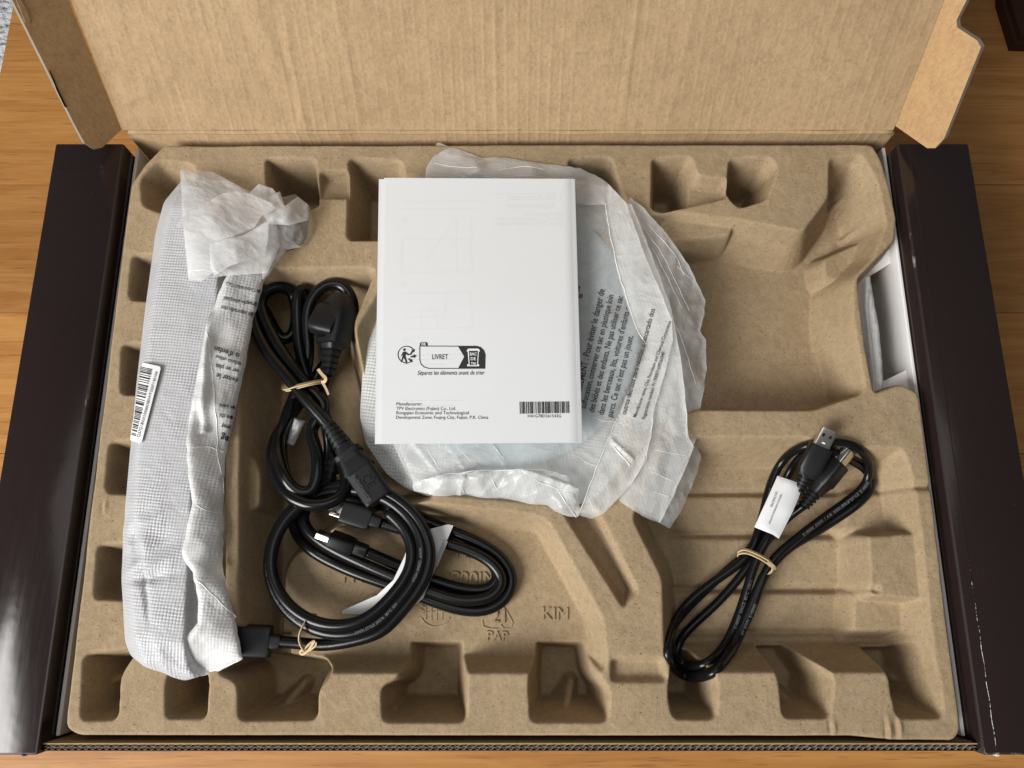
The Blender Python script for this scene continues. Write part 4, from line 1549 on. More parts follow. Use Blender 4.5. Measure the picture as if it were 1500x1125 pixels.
low_o, _ = sheet_f('film_flap', lowp, lowf, M['foldfilm'], fb_, step=2.6, bump=low_bump, droop=2, dw=3, fil=3, wavy=1.2, seed=14)
# the long folds on the right
sheet('film_flap', [(1018, 640), (1027, 670), (1022, 690), (1012, 716), (998, 748), (981, 774), (966, 766), (970, 720), (980, 680), (985, 640)],
      [(1018, 640, -12), (1027, 670, -16), (1012, 716, -18), (981, 774, -16), (966, 766, -8), (1000, 690, -6)], M['foldfilm'], fb_, 2.8, cr(4, 0.024, 121, (0.6, 1.5), 2.6), 1, 4, 2, 0.6, 6)
strC = [(918, 298), (922, 291), (940, 304), (976, 345), (992, 366), (1014, 401), (1019, 415), (1032, 440), (1031, 462), (1024, 484), (1033, 500), (1034, 540), (1031, 566), (1022, 610), (1020, 640), (1006, 672), (985, 700), (975, 560), (965, 470), (940, 380)]
strC_o, _ = sheet('film_flap', strC, [(918, 298, 4), (976, 345, 2), (1014, 401, -2), (1032, 440, -8), (1031, 520, -8), (1022, 610, -8), (985, 690, 2), (975, 560, 10), (955, 420, 10), (985, 420, 8), (1005, 480, 8), (1008, 560, 6), (1000, 630, 4), (990, 380, 6)],
      M['foldfilm'], fb_, 2.8, lambda x, y, d: cr(6.5, 0.028, 122, (0.55, 1.6), 2.0)(x, y, d) + 2 * np.exp(-d / 2.0), 1, 3, 2, 1.0, 7)
strB = [(905, 300), (925, 300), (945, 350), (968, 410), (985, 462), (996, 520), (1003, 580), (1008, 640), (1016, 655), (1002, 690), (984, 730), (966, 767), (940, 756), (905, 733), (930, 690), (950, 640), (962, 590), (964, 540), (950, 480), (925, 400)]
strB_o, _ = sheet('film_flap', strB, [(925, 300, 10), (968, 410, 14), (996, 520, 14), (1008, 640, 6), (984, 730, 2), (966, 767, 0), (905, 733, 2), (950, 640, 8), (964, 540, 10), (985, 580, 13), (975, 660, 9), (950, 720, 5), (935, 400, 11)],
      M['foldfilm'], fb_, 2.8, lambda x, y, d: cr(4.5, 0.034, 123, (0.6, 1.5), 2.0)(x, y, d) + 1.2 * np.exp(-d / 2.0), 1, 3, 2, 0.8, 8)
strA = [(890, 270), (917, 298), (930, 335), (948, 385), (968, 430), (984, 470), (985, 500), (970, 560), (958, 600), (952, 640), (944, 676), (922, 712), (900, 736), (884, 752), (866, 761), (850, 756), (849, 748), (868, 700), (884, 660), (898, 625), (905, 610),
        (925, 560), (946, 507), (930, 482), (918, 450), (904, 400), (893, 350), (885, 312), (886, 290)]
Af = rbf([(890, 270, 8), (917, 298, 12), (948, 385, 17), (984, 470, 16), (970, 560, 14), (952, 640, 12), (922, 712, 8), (866, 761, 5), (850, 756, 4), (868, 700, 10), (905, 610, 10), (946, 507, 12), (904, 400, 14), (885, 312, 13), (930, 420, 18), (960, 520, 16), (930, 600, 14), (915, 660, 12), (890, 710, 10)])


def A_bump(x, y, d):
    px, py = proj(np.stack([x, y, np.full_like(x, ZT)], -1))
    k = np.where((py > 430) & (py < 625), 0.3, 1.0)
    z = cr(4.0, 0.030, 131, (0.6, 1.5), 2.1)(x, y, d) * k
    z += 1.2 * np.exp(-d / 2.0)
    z += 3.0 * np.exp(-np.abs((py - 655) - (px - 900) * 0.9) / 2.5) * ((px > 892) & (px < 925))
    return z


strA_o, _ = sheet_f('film_flap', strA, Af, M['foldfilm'], fb_, step=2.6, bump=A_bump, droop=0.5, dw=2, fil=2, wavy=0.6, seed=15)
hem([(886, 300), (893, 350), (904, 400), (918, 450), (930, 482), (946, 507)], strA_o, 0.5, fb_)
hem([(905, 612), (898, 625), (884, 660), (868, 700), (850, 748)], strA_o, 0.45, fb_)
hem([(917, 298), (930, 335), (948, 385), (968, 430), (984, 470)], strA_o, 0.45, fb_)
hem([(985, 500), (970, 560), (958, 600), (952, 640), (944, 676), (922, 712)], strA_o, 0.4, fb_)
hem([(895, 652), (908, 668), (922, 684)], strA_o, 0.7, fb_)
hem([(870, 612), (905, 617), (948, 624)], topo, 0.35, fb_)
for pp_ in ([(928, 304), (968, 366), (996, 420), (1013, 452)], [(950, 322), (990, 372), (1006, 400)], [(955, 360), (985, 420), (1000, 450)], [(994, 388), (1016, 402)], [(985, 470), (1010, 520), (1022, 560)]):
    hem(pp_, strC_o, 0.3, fb_)
for pp_ in ([(960, 660), (985, 664), (1008, 666)], [(955, 690), (975, 700), (990, 705)], [(996, 520), (1004, 590), (1008, 640)], [(960, 720), (985, 728)]):
    hem(pp_, strB_o, 0.3, fb_)
for pp_ in ([(640, 697), (680, 692), (720, 689), (760, 688), (800, 690), (832, 698)], [(760, 689), (785, 705), (815, 715), (845, 722)], [(815, 715), (830, 738), (846, 756)], [(720, 702), (732, 722)], [(668, 700), (680, 722)]):
    hem(pp_, low_o, 0.45, fb_)
for pp_ in ([(576, 650), (592, 682), (612, 712)], [(622, 652), (640, 680), (648, 690)], [(668, 652), (690, 676)], [(722, 652), (732, 664), (740, 672)], [(845, 668), (862, 676), (880, 684)]):
    hem(pp_, topo, 0.3, fb_)
for pp_ in ([(634, 232), (668, 242), (700, 246)], [(628, 252), (690, 258), (780, 256), (842, 260)], [(730, 246), (766, 240), (800, 246)]):
    hem(pp_, gath_o, 0.4, fb_)
# warning print
top_t, A_t = bvh_of(topo), bvh_of(strA_o)
tx = []
tf = lambda px, py: top_f(px, py) + 1.0
for s, a, b in (('g is', (849, 436), (850, 418)), ('ISSEMENT : Pour éviter le danger de', (852, 573), (886, 424)), ('suffocation, conserver ce sac en plastique loin', (858, 599), (899, 432)),
                ('des bébés et des enfants. Ne pas utiliser ce sac', (870, 604), (913, 434)), ("dans les berceaux, lits, voitures d'enfants ou", (884, 608), (925, 445)),
                ("parcs. Ce sac n'est pas un jouet.", (897, 611), (928, 492))):
    tx.append(drape(text_on(s, a, b, tf, 0.5, 1.4, bold=0.012), top_t, 0.4))
ta = lambda px, py: Af(px, py) + 2.0
for s, a, b in (('outros detritos para reciclar e descartado dos', (917, 607), (960, 452)), ('Manufacturer name: Chia Petroleum and Chemical Corporation', (932, 611), (984, 470)),
                ('Registration number: 91190007169926094P', (945, 614), (975, 515))):
    tx.append(drape(text_on(s, a, b, ta, 0.5, 1.25, bold=0.008), A_t, 0.4))
put('printed_line', tx, M['greyink'], fb_)

# ================================================================== BOOKLET
bk = thing('booklet', 'white stapled manual lying face down on the film bag, recycling logo', 'booklet', tuple(Pm(700, 455, 18)))
BZ = rbf([(560, 262, 22), (840, 262, 23), (852, 648, 22), (551, 650, 21), (700, 455, 24.2), (620, 455, 23.6), (790, 455, 24)])
quad_top = [(564, 260.5), (842, 262), (853, 648), (558, 650)]


def page(qd, zoff, curl, name, mat, nu=64, nv=72):
    a_, b_, c_, d_ = [np.array(q, float) for q in qd]
    u, v = np.meshgrid(np.linspace(0, 1, nu), np.linspace(0, 1, nv))
    p = (1 - v)[..., None] * ((1 - u)[..., None] * a_ + u[..., None] * b_) + v[..., None] * ((1 - u)[..., None] * d_ + u[..., None] * c_)
    z = BZ(p[..., 0], p[..., 1]) + zoff
    z = z - curl * np.clip((u - 0.94) / 0.06, 0, 1) ** 2 - 0.5 * np.sin(u * math.pi) * 0
    W = Pv(p[..., 0], p[..., 1], ZT + z / 1000).reshape(-1, 3)
    n0 = nu * nv
    W = np.vstack([W, W - (0, 0, 0.00013)])
    Fc = []
    for i in range(nv - 1):
        for j in range(nu - 1):
            k = i * nu + j
            Fc.append([k, k + nu, k + nu + 1, k + 1])
            Fc.append([n0 + k, n0 + k + 1, n0 + k + nu + 1, n0 + k + nu])
    bd = [i for i in range(nu)] + [i * nu + nu - 1 for i in range(1, nv)] + [(nv - 1) * nu + j for j in range(nu - 2, -1, -1)] + [i * nu for i in range(nv - 2, 0, -1)]
    for i in range(len(bd)):
        x_, y_ = bd[i], bd[(i + 1) % len(bd)]
        Fc.append([x_, y_, y_ + n0, x_ + n0])
    return mesh_obj(name, W, Fc, mat, bk, True, 40)


page(quad_top, 0, 2.2, 'cover', M['paper'])
for k_, (dl, db) in enumerate(((0.6, 0.2), (1.2, -0.1), (5.0, 0.1), (9.0, 0.5))):
    page([(564 - dl, 260.5 + (2 if dl > 4 else 0.2)), (842 + 0.15 * k_, 262.4), (853 + 0.15 * k_, 648 + db), (558 - dl, 650 + db)], -0.45 - 0.45 * k_, 1.2, 'page', M['paper'])
BT = lambda px, py: BZ(px, py)
ink, ghost, white = [], [], []
# logo: ring, walking figure, sorting arrows
ink.append(line_strip(circle_px(595.5, 519.5, 12.6, 12.2, 60, 318, 30), 1.2, BT))
ink.append(flat_poly(circle_px(592.3, 512.3, 2.0, 2.0, 0, 330, 12), BT))
ink.append(flat_poly([(590, 515.5), (594, 515), (598.5, 518.5), (603, 518), (603, 519.6), (598, 520.6), (594.5, 518.6), (594, 522), (596.5, 530.5), (594.3, 530.5), (591.4, 524), (588.6, 530.5), (586.8, 530.5), (589.5, 521.5), (589.6, 519), (587.6, 522.5), (587, 522)], BT))
for ang, cx, cy, l in ((-52, 604.5, 514.5, 8), (-12, 606, 522, 8), (38, 601.5, 528, 7)):
    ca, sa = math.cos(R(ang)), math.sin(R(ang))
    ink.append(flat_poly([(cx + x * ca - y * sa, cy + x * sa + y * ca) for x, y in ((-l * .6, -1.0), (l * .05, -1.6), (l * .0, -3.2), (l * .55, 0.2), (l * .0, 3.0), (l * .05, 1.6), (-l * .6, 0.8))], BT))
ink.append(flat_poly([(594.5, 530.2), (598, 531.6), (594.8, 533.4)], BT))
# FR tab and frame
frame = np.array([(614.8, 507), (698, 507.2), (704, 509), (708.5, 513.5), (710.6, 519), (710.6, 539.6), (628, 539.8), (621, 537.5), (616.5, 533), (614.8, 527), (614.8, 507)])
ink.append(line_strip(frame, 1.1, BT))
ink.append(flat_poly([(615, 507), (615, 503), (617, 501.2), (624.6, 501.2), (626.4, 503), (626.4, 507)], BT))
ink.append(flat_poly([(671, 507.4), (698, 507.4), (704, 509.2), (708.4, 513.6), (710.4, 519), (710.4, 539.4), (671, 539.4), (679.8, 522.4)], BT))
white.append(text_on('FR', (617.6, 506.4), (624.2, 506.4), BT, 0.5, bold=0.02))
white.append(flat_poly([(684, 512.6), (686, 510.6), (700.5, 510.6), (702.8, 512.8), (702.8, 515), (701.4, 515), (700.2, 533.5), (701.8, 533.5), (701.8, 536.5), (684.4, 536.5), (684.4, 533.5), (686.6, 533.5), (685, 515), (683.8, 515)], BT, 0.42))
ink.append(flat_poly([(686.6, 514), (700, 514), (698.6, 535), (688, 535)], BT, 0.55))
for s, y_ in (('BAC', 520.6), ('DE', 527.6), ('TRI', 534.4)):
    wd = 5.0 if s == 'BAC' else 3.7
    white.append(text_on(s, (693.3 - wd, y_), (693.3 + wd, y_), BT, 0.7, 1.15 if s == 'BAC' else 1.0, bold=0.02))
ink.append(text_on('LIVRET', (633, 526.2), (656, 526.2), BT, 0.3, 1.35))
ink.append(text_on('Séparez les éléments avant de trier', (611.5, 549.2), (710, 548.8), BT, 0.3, 1.3, shear=0.25))
gi = []
gi.append(text_on('Manufacturer:', (580.5, 594), (618, 594), BT))
gi.append(text_on('TPV Electronics (Fujian) Co., Ltd.', (580.5, 600.5), (667.5, 600.5), BT))
gi.append(text_on('Rongqiao Economic and Technological', (580.5, 607), (686.5, 607), BT))
gi.append(text_on('Development Zone, Fuqing City, Fujian, P.R. China', (580, 613.6), (715, 613.6), BT))
bars = barcode([(761, 588.6), (834, 588.0), (834.6, 605), (761.4, 606.2)], BT, 38, 9)
ink.append(text_on('H41G78D261543G', (773, 611.6), (822, 611.4), BT))
# print of the page behind showing through, mirrored
for s, a, b in (('3. UK Authorized', (824, 293), (744, 294)), ('Representative', (812, 305), (742, 306)), ('UAB Express Ltd', (826, 316), (768, 316)), ('Unit 10L, London Road Centre', (826, 323), (728, 323)), ('London, SE1 8DE United Kingdom', (826, 330), (724, 330))):
    V, Fc = text_geo(s)
    V[:, 0] -= V[:, 0].min(); wd = V[:, 0].max()
    sc = (a[0] - b[0]) / wd
    px = a[0] - V[:, 0] * sc
    py = a[1] - V[:, 1] * sc * 1.05
    ghost.append((Pv(px, py, ZT + (BT(px, py) + 0.05) / 1000), [f[::-1] for f in Fc]))
for pts in ([(590, 296), (710, 294)], [(585, 306), (700, 306), (700, 311)], [(712, 284), (826, 283)], [(590, 350), (690, 350), (692, 398), (588, 399), (590, 350)], [(690, 320), (692, 350)], [(625, 380), (660, 330)], [(668, 320), (670, 400)],
            [(590, 430), (690, 428), (692, 480), (592, 482)], [(600, 455), (640, 455), (640, 480)], [(655, 430), (650, 470)], [(590, 465), (640, 464)], [(618, 445), (617, 486)]):
    ghost.append(line_strip(resample(np.array(pts, float), 20), 0.8, BT, 0.05))
for (cx, cy) in ((594, 322), (592, 417), (594, 498)):
    ghost.append(line_strip(circle_px(cx, cy, 3.4, 3.4, 0, 350, 16), 1.2, BT, 0.05))
for k_ in range(7):
    ghost.append(line_strip(np.array([(592, 512 + k_ * 7.4 + 45 * (k_ > 3)), (690 - (k_ * 13) % 40, 512 + k_ * 7.4 + 45 * (k_ > 3))], float), 1.4, BT, 0.05))
V, Fc = join_geo(ghost)
go = mesh_obj('show_through_print', V, Fc, M['ghost'], bk, False)
go['kind'] = 'stuff'
V, Fc = join_geo(bars)
bo = mesh_obj('barcode', V, Fc, M['ink'], bk, False)
bo['kind'] = 'stuff'
put('cover_print', ink, M['ink'], bk)
put('cover_text', gi, M['ink2'], bk)
put('cover_lettering', white, M['label'], bk)

# ================================================================== DISPLAY CABLE B (long flat loop)
cb = thing('display_cable', 'black display cable in a long flat loop with white label and two plugs', 'cable', tuple(Pm(600, 820, -24)))
pathB = [(557, 766, -14), (600, 779, -15), (640, 792, -15), (694, 809, -15), (725, 829, -16), (737, 852, -16), (722, 873, -17), (680, 880, -17), (622, 863, -17), (560, 838, -16), (520, 820, -16), (480, 800, -18),
         (455, 782, -20), (443, 762, -22), (446, 744, -24), (470, 731, -26), (520, 730, -27), (570, 744, -25), (620, 762, -22), (660, 778, -20), (700, 794, -20), (735, 818, -21), (751, 849, -22), (742, 876, -22), (712, 894, -23),
         (674, 893, -23), (622, 876, -22), (573, 858, -22), (530, 843, -22), (490, 826, -24), (455, 806, -28), (434, 782, -32), (428, 755, -36), (440, 730, -40), (480, 717, -42), (530, 720, -40), (580, 737, -34), (630, 770, -26), (690, 802, -24), (722, 826, -24),
         (731, 846, -24), (718, 862, -24), (688, 864, -24), (640, 852, -24), (590, 831, -20), (536, 808, -13)]
o, CB = cord('cord', pathB, 4.3, M['pvc'], cb)
# plug 1, face up
p0, p1 = Pm(486, 744, -9), Pm(558, 766.5, -9)
loft('connector_body', p0, p1, [(0.22, 8.0, 4.6, 5), (0.23, 8.6, 5.2, 5), (0.70, 8.6, 5.2, 5), (0.79, 7.6, 4.8, 5), (0.80, 4.9, 4.3, 4), (0.97, 4.7, 4.2, 4), (1.0, 4.4, 4.0, 3)], M['plug'], cb)
sh, fr_ = loft('metal_shell', p0, p1, [(0.0, 5.4, 2.3, 8), (0.01, 5.7, 2.6, 8), (0.235, 5.7, 2.6, 8)], M['metal'], cb)
pp, e, s_, u, L = fr_
for (fa, sd) in ((0.10, 2.1), (0.10, -2.1), (0.17, 3.2), (0.17, -3.2)):
    c = pp + e * L * fa + s_ * sd / 1000 + u * 0.0026
    V = [c + e * a_ * 0.0012 + s_ * b_ * 0.0008 for a_, b_ in ((-1, -1), (1, -1), (1, 1), (-1, 1))]
    V, Fc = slab(V, u, -0.0002)
    mesh_obj('latch_slot', V, Fc, M['slot'], sh, False)
# plug 2, on edge
p0, p1 = Pm(465, 781, -7), Pm(538, 808.5, -10)
upv = (0.25, 0.85, 0.35)
loft('connector_body', p0, p1, [(0.26, 8.0, 4.6, 5), (0.27, 8.6, 5.2, 5), (0.62, 8.6, 5.2, 5), (0.74, 6.4, 5.0, 5), (0.75, 4.9, 4.6, 4), (0.98, 4.9, 4.6, 4), (1.0, 4.3, 4.1, 3)], M['plug'], cb, upv)
loft('metal_shell', p0, p1, [(0.0, 5.4, 2.3, 8), (0.01, 5.7, 2.6, 8), (0.27, 5.7, 2.6, 8)], M['metal'], cb, upv)
# white flag label folded round the strands
lf = rbf([(606, 782, -7), (658, 770, -8), (640, 810, -7), (594, 897, -16), (507, 930, -20), (500, 899, -16), (576, 852, -8), (600, 830, -7)])
flag, _ = sheet_f('flag_label', [(604, 782), (656, 768), (664, 770), (646, 812), (620, 876), (596, 897), (560, 912), (507, 931), (506, 926), (550, 900), (500, 899), (502, 894), (552, 872), (576, 850), (592, 816)], lf, M['label'], cb, step=4, thick=0.3,
                  bump=lambda x, y, d: 0.4 * vnoise(x, y, 0.02, 140))
V, Fc = join_geo([flat_poly([(634, 828), (650, 790), (656, 793), (641, 830)], lf, 1.2)])
mesh_obj('label_print', V, Fc, mat_plain('pale_grey_print', (0.45, 0.46, 0.48), 0.6), flag, False)

# ================================================================== DISPLAY CABLE A (round loop)
ca_ = thing('display_cable', 'black display cable coiled into a round loop with big plug by the foam bag', 'cable', tuple(Pm(510, 825, -20)))
pa = [(408, 940, -14), (425, 941, -14), (450, 943, -14), (478, 945, -12)]


def ringp(cx, cy, rx, ry, a0, a1, n_, z0, z1):
    out = []
    for t, zz in zip(np.linspace(a0, a1, n_), np.linspace(z0, z1, n_)):
        tw = (t + 38 + 180) % 360 - 180
        wob = 1 + 0.012 * math.sin(t * 0.05 + rx) - 0.155 * math.exp(-(tw / 38) ** 2)
        x_, y_ = cx + rx * wob * math.cos(R(t)), cy - ry * wob * math.sin(R(t))
        tilt = (x_ - 510) / 125 * 9
        out.append((x_, y_, zz + tilt))
    return out


for t in np.linspace(-84, 774, 46)[1:]:
    turn = (t + 84) / 360
    tw = (t + 38 + 180) % 360 - 180
    wob = 1 + 0.010 * math.sin(t * 0.035) - 0.15 * math.exp(-(tw / 38) ** 2) + 0.05 * math.exp(-((((t - 100 + 180) % 360) - 180) / 40) ** 2)
    rx, ry = 127 - 10.5 * turn, 118 - 11.5 * turn
    x_, y_ = 509 + 4.0 * math.sin(turn * 2.3) + rx * wob * math.cos(R(t)), 828.5 + 4.0 * math.sin(turn * 1.7 + 2.0) - 2 - ry * wob * math.sin(R(t))
    pa.append((x_, y_, -8 + (x_ - 510) / 125 * 6 + 2.5 * math.sin(turn * 7.0) + 2.2 * turn))
o, CA = cord('cord', pa, 4.4, M['pvc'], ca_)
p0, p1 = Pm(349, 938, -14), Pm(412, 940.5, -14)
loft('connector_body', p0, p1, [(0.0, 10.8, 5.2, 6), (0.02, 11.6, 6.0, 6), (0.68, 11.6, 6.0, 6), (0.755, 11.0, 5.4, 6), (0.76, 5.8, 5.0, 4), (0.95, 5.6, 4.9, 4), (1.0, 5.0, 4.6, 3)], M['plug'], ca_)
# the second, ribbed end under the mains cord
p0, p1 = Pm(478, 712, -26), Pm(494, 662, -26)
loft('strain_relief', p0, p1, ribs(0.0, 1.0, 5, 5.6, 7.2, 1.2), M['plug'], ca_)
tx = []
def arc_of(C, px, py, k_=0):
    la = np.append(0, np.cumsum(np.linalg.norm(np.diff(C, axis=0), axis=1))) * 1000
    qx, qy = proj(C)
    d = np.hypot(qx - px, qy - py)
    loc = [i for i in range(1, len(d) - 1) if d[i] <= d[i - 1] and d[i] < d[i + 1] and d[i] < 30]
    loc.sort(key=lambda i: d[i])
    return la[loc[min(k_, len(loc) - 1)]] if loc else 0


for s, p_ in (('LINOYA  E246588  AWM 20276  80°C', (392, 800)), ('30V  VW-1  AWM  STYLE', (402, 880)), ('AWM STYLE 20276  80°C 30V', (520, 922)), ('HIGH SPEED  AWM', (600, 850))):
    tx.append(text_on_cable(s, CA, 4.4, arc_of(CA, *p_), 2.9, (-0.1, -0.1, 1)))
put('cord_print', tx, M['cableink'], ca_)

# ================================================================== MAINS CABLE
mc = thing('power_cable', 'black mains cable bundled in a figure of eight with plug and appliance connector', 'cable', tuple(Pm(445, 580, -40)))
pm_ = [(478, 548, -10), (470, 574, -18), (476, 610, -24), (483, 650, -30), (479, 690, -34), (464, 722, -36), (440, 726, -37), (418, 698, -36), (412, 660, -34), (419, 612, -30), (436, 572, -26), (449, 540, -22), (452, 505, -20), (449, 470, -17), (457, 437, -14), (475, 418, -12), (495, 414, -12),
       (511, 427, -14), (518, 450, -20), (512, 480, -28), (494, 510, -32), (468, 545, -32), (446, 580, -30), (424, 612, -28), (405, 640, -24), (399, 672, -22), (408, 706, -19), (429, 731, -16), (462, 741, -14), (494, 733, -16), (509, 712, -22), (502, 680, -27), (490, 648, -26), (477, 612, -22),
       (460, 575, -18), (448, 545, -18), (439, 510, -18), (436, 470, -17), (436, 434, -14), (441, 419, -14), (447, 424, -18), (449, 450, -28), (444, 500, -34), (440, 540, -34), (436, 572, -30), (426, 604, -24), (411, 634, -20), (408, 664, -16), (416, 698, -14), (436, 722, -18), (455, 724, -22), (465, 700, -18), (464, 660, -13),
       (455, 628, -12), (464, 606, -12), (480, 600, -10), (478, 596, -9), (462, 577, -8), (444, 556, -7), (416, 520, -9), (391, 476, -12), (380, 442, -14), (389, 427, -15), (408, 419, -16), (426, 424, -22), (434, 450, -30), (430, 490, -36), (415, 500, -36), (400, 480, -30), (385, 450, -22), (376, 442, -16), (369, 462, -12), (388, 510, -8), (425, 557, -3), (458, 597, -2), (482, 624, -3), (492, 640, -3)]
pm_ = [p for p in pm_ if p not in ((464, 606, -12), (480, 600, -10))]
pm_ = [(x_, y_, z_ + (17 * min(1, (y_ - 640) / 40) if y_ > 640 and z_ > -28 else 0)) for x_, y_, z_ in pm_]
o, CM = cord('cord', pm_, 4.9, M['pvc_gloss'], mc)
# appliance connector
p0, p1 = Pm(481, 622, -3), Pm(557, 733, -1)
secs = ribs(0.0, 0.30, 5, 5.6, 7.4, 1.0) + [(0.30, 7.6, 7.2, 2.5), (0.37, 8.2, 7.6, 3), (0.375, 11.4, 8.2, 4), (0.43, 11.4, 8.2, 4), (0.435, 9.6, 8.0, 4), (0.52, 10.8, 8.4, 4), (0.60, 12.4, 8.6, 5), (0.615, 12.4, 8.6, 5), (0.62, 11.2, 8.2, 6), (0.985, 11.0, 8.0, 6), (1.0, 10.4, 7.4, 6)]
o, fr_ = loft('appliance_connector', p0, p1, secs, M['plug'], mc)
pp, e, s_, u, L = fr_


def on_body(name, mat, parent, fa, fb2, sa, sb, hgt, th=0.0003):
    V = [pp + e * L * a_ + s_ * b_ / 1000 + u * hgt / 1000 for a_, b_ in ((fa, sa), (fb2, sa), (fb2, sb), (fa, sb))]
    V, Fc = slab(V, u, -th)
    return mesh_obj(name, V, Fc, mat, parent, False)


for k_ in range(7):
    on_body('grip_ridge', M['plug'], o, 0.475 + k_ * 0.018, 0.482 + k_ * 0.018, -6, 6, 8.2, 0.0005)
pl = on_body('rating_tag', mat_plain('grey_black_plate', (0.05, 0.052, 0.056), 0.5, 0.4), o, 0.64, 0.97, 4.2, 10.0, 8.15, 0.0003)


def text_body(s, fa, fb2, sv, hgt, up=1):
    V, Fc = text_geo(s)
    V[:, 0] -= V[:, 0].min(); wd = V[:, 0].max()
    sc = (fb2 - fa) * L / wd
    return pp + (e * (fa * L) + V[:, :1] * sc * e) + (V[:, 1:2] * sc * up) * -s_ + s_ * sv / 1000 + u * hgt / 1000, Fc


parts = [text_body('LEHOCA', 0.93, 0.66, 6.0, 8.5, -1), text_body('CE', 0.72, 0.86, 1.5, 8.35), text_body('10A', 0.70, 0.82, -5, 8.35)]
put('moulded_lettering', parts, M['slot'], o)
# mains plug lying on its side
p0, p1 = Pm(480, 549, -6), Pm(499, 432, -4)
upm = (-0.55, 0.0, 0.83)
secs = ribs(0.0, 0.30, 4, 5.6, 7.0, 1.6) + [(0.305, 7.5, 7.0, 3), (0.36, 8.5, 8.5, 3.5), (0.37, 12.0, 10.5, 4), (0.62, 14.5, 12.0, 4), (0.74, 15.0, 12.5, 4), (0.86, 13.0, 11.0, 3), (0.95, 10.0, 8.5, 2.6), (1.0, 7.0, 6.0, 2.4)]
o, fr_ = loft('mains_plug', p0, p1, secs, M['plug'], mc, upm)
pp, e, s_, u, L = fr_
for k_ in range(5):
    on_body('grip_ridge', M['pvc'], o, 0.42, 0.66, -6 + k_ * 1.7, -5.2 + k_ * 1.7, 11.2, 0.0008)
loft('plug_face', Pm(494, 476, 3), Pm(460, 464, 1), [(0.0, 11, 8, 4), (0.5, 12.2, 8, 4), (0.9, 12.2, 7.6, 4), (0.97, 11, 7, 4), (1.0, 8, 6.0, 4)], M['plug'], o, (-0.1, 0.2, 1))
# white tag round a strand
tg = sheet('cord_tag', [(431, 612), (447, 617), (430, 653), (419, 650)], [(431, 612, -20), (447, 617, -20), (430, 653, -20), (419, 650, -20)], M['label'], mc, 4, lambda x, y, d: 2.0 * np.clip(d / 6, 0, 1), 3, 3, 1, thick=0.3)[0]
parts = [text_on('(6) E25', (429, 634), (436, 619), lambda px, py: np.full(np.shape(px), -18.2), 0.6)]
V, Fc = join_geo(parts)
mesh_obj('tag_print', V, Fc, M['ink2'], tg, False)

# ================================================================== USB CABLE
uc = thing('usb_cable', 'black USB cable with white sticker bundled in the lower right tray basin', 'cable', tuple(Pm(1120, 820, -38)))
pu = [(1173, 711, -7), (1165, 726, -12), (1150, 745, -22), (1126, 786, -23), (1110, 815, -24), (1098, 850, -27), (1082, 900, -31), (1062, 944, -34), (1032, 974, -36), (1000, 974, -37), (982, 954, -37), (982, 926, -36), (1000, 892, -35), (1040, 856, -33), (1080, 828, -31), (1100, 806, -30),
      (1116, 760, -30), (1128, 712, -30), (1140, 684, -29), (1158, 663, -27), (1184, 652, -25), (1222, 648, -23), (1248, 651, -22), (1267, 664, -22), (1275, 684, -23), (1268, 710, -25), (1246, 730, -27), (1217, 751, -28), (1188, 772, -28), (1158, 796, -27), (1134, 818, -26), (1112, 856, -28), (1100, 886, -30), (1078, 935, -33),
      (1050, 982, -35), (1022, 994, -36), (996, 988, -37), (978, 968, -38), (978, 932, -38), (1000, 898, -38), (1030, 868, -37), (1064, 836, -34), (1094, 810, -32), (1120, 770, -33), (1136, 738, -34), (1150, 704, -33), (1160, 684, -32), (1180, 664, -31), (1210, 658, -31), (1240, 672, -31), (1262, 682, -30), (1277, 698, -29),
      (1277, 716, -30), (1257, 738, -31), (1229, 758, -32), (1190, 783, -31), (1160, 800, -30), (1136, 822, -28), (1118, 846, -27), (1106, 880, -29), (1086, 925, -32), (1064, 966, -35), (1030, 990, -41), (1004, 984, -42), (990, 965, -42), (994, 940, -41), (1016, 915, -39), (1050, 884, -36), (1080, 850, -33), (1104, 818, -31), (1130, 784, -33),
      (1155, 757, -26), (1178, 740, -16)]
o, CU = cord('cord', pu, 3.35, M['pvc'], uc)
# USB-A plug on top
p0, p1 = Pm(1169, 719, -8), Pm(1215, 629, 13)
o, fr_ = loft('connector_body', p0, p1, ribs(0.0, 0.24, 4, 4.6, 5.6, 0.9) + [(0.25, 6.6, 4.2, 4), (0.30, 7.4, 4.6, 4), (0.36, 8.6, 5.2, 5), (0.72, 8.6, 5.2, 5), (0.735, 8.1, 4.7, 5)], M['plug'], uc)
sh, fr_ = loft('metal_shell', p0, p1, [(0.73, 6.1, 2.4, 8), (0.99, 6.1, 2.4, 8), (1.0, 5.9, 2.2, 8)], M['metal'], uc)
pp, e, s_, u, L = fr_
for sd in (-2.6, 2.6):
    on_body('latch_slot', M['slot'], sh, 0.875, 0.925, sd - 0.9, sd + 0.9, 2.42, 0.0002)
on_body('latch_slot', M['label'], sh, 0.78, 0.80, -1.2, 1.2, 2.42, 0.0002)
# USB-B plug under it, on edge
p0, p1 = Pm(1177, 741, -16), Pm(1243, 659, -2)
upv = (0.75, 0.35, 0.5)
loft('connector_body', p0, p1, ribs(0.0, 0.24, 4, 4.6, 5.6, 0.9) + [(0.25, 6.0, 5.0, 4), (0.40, 7.6, 6.4, 4), (0.44, 8.8, 7.2, 5), (0.76, 8.8, 7.2, 5), (0.78, 8.0, 6.6, 5)], M['plug'], uc, upv)
loft('metal_shell', p0, p1, [(0.77, 6.4, 4.6, 6), (0.99, 6.4, 4.6, 6), (1.0, 6.1, 4.3, 6)], M['metal'], uc, upv)
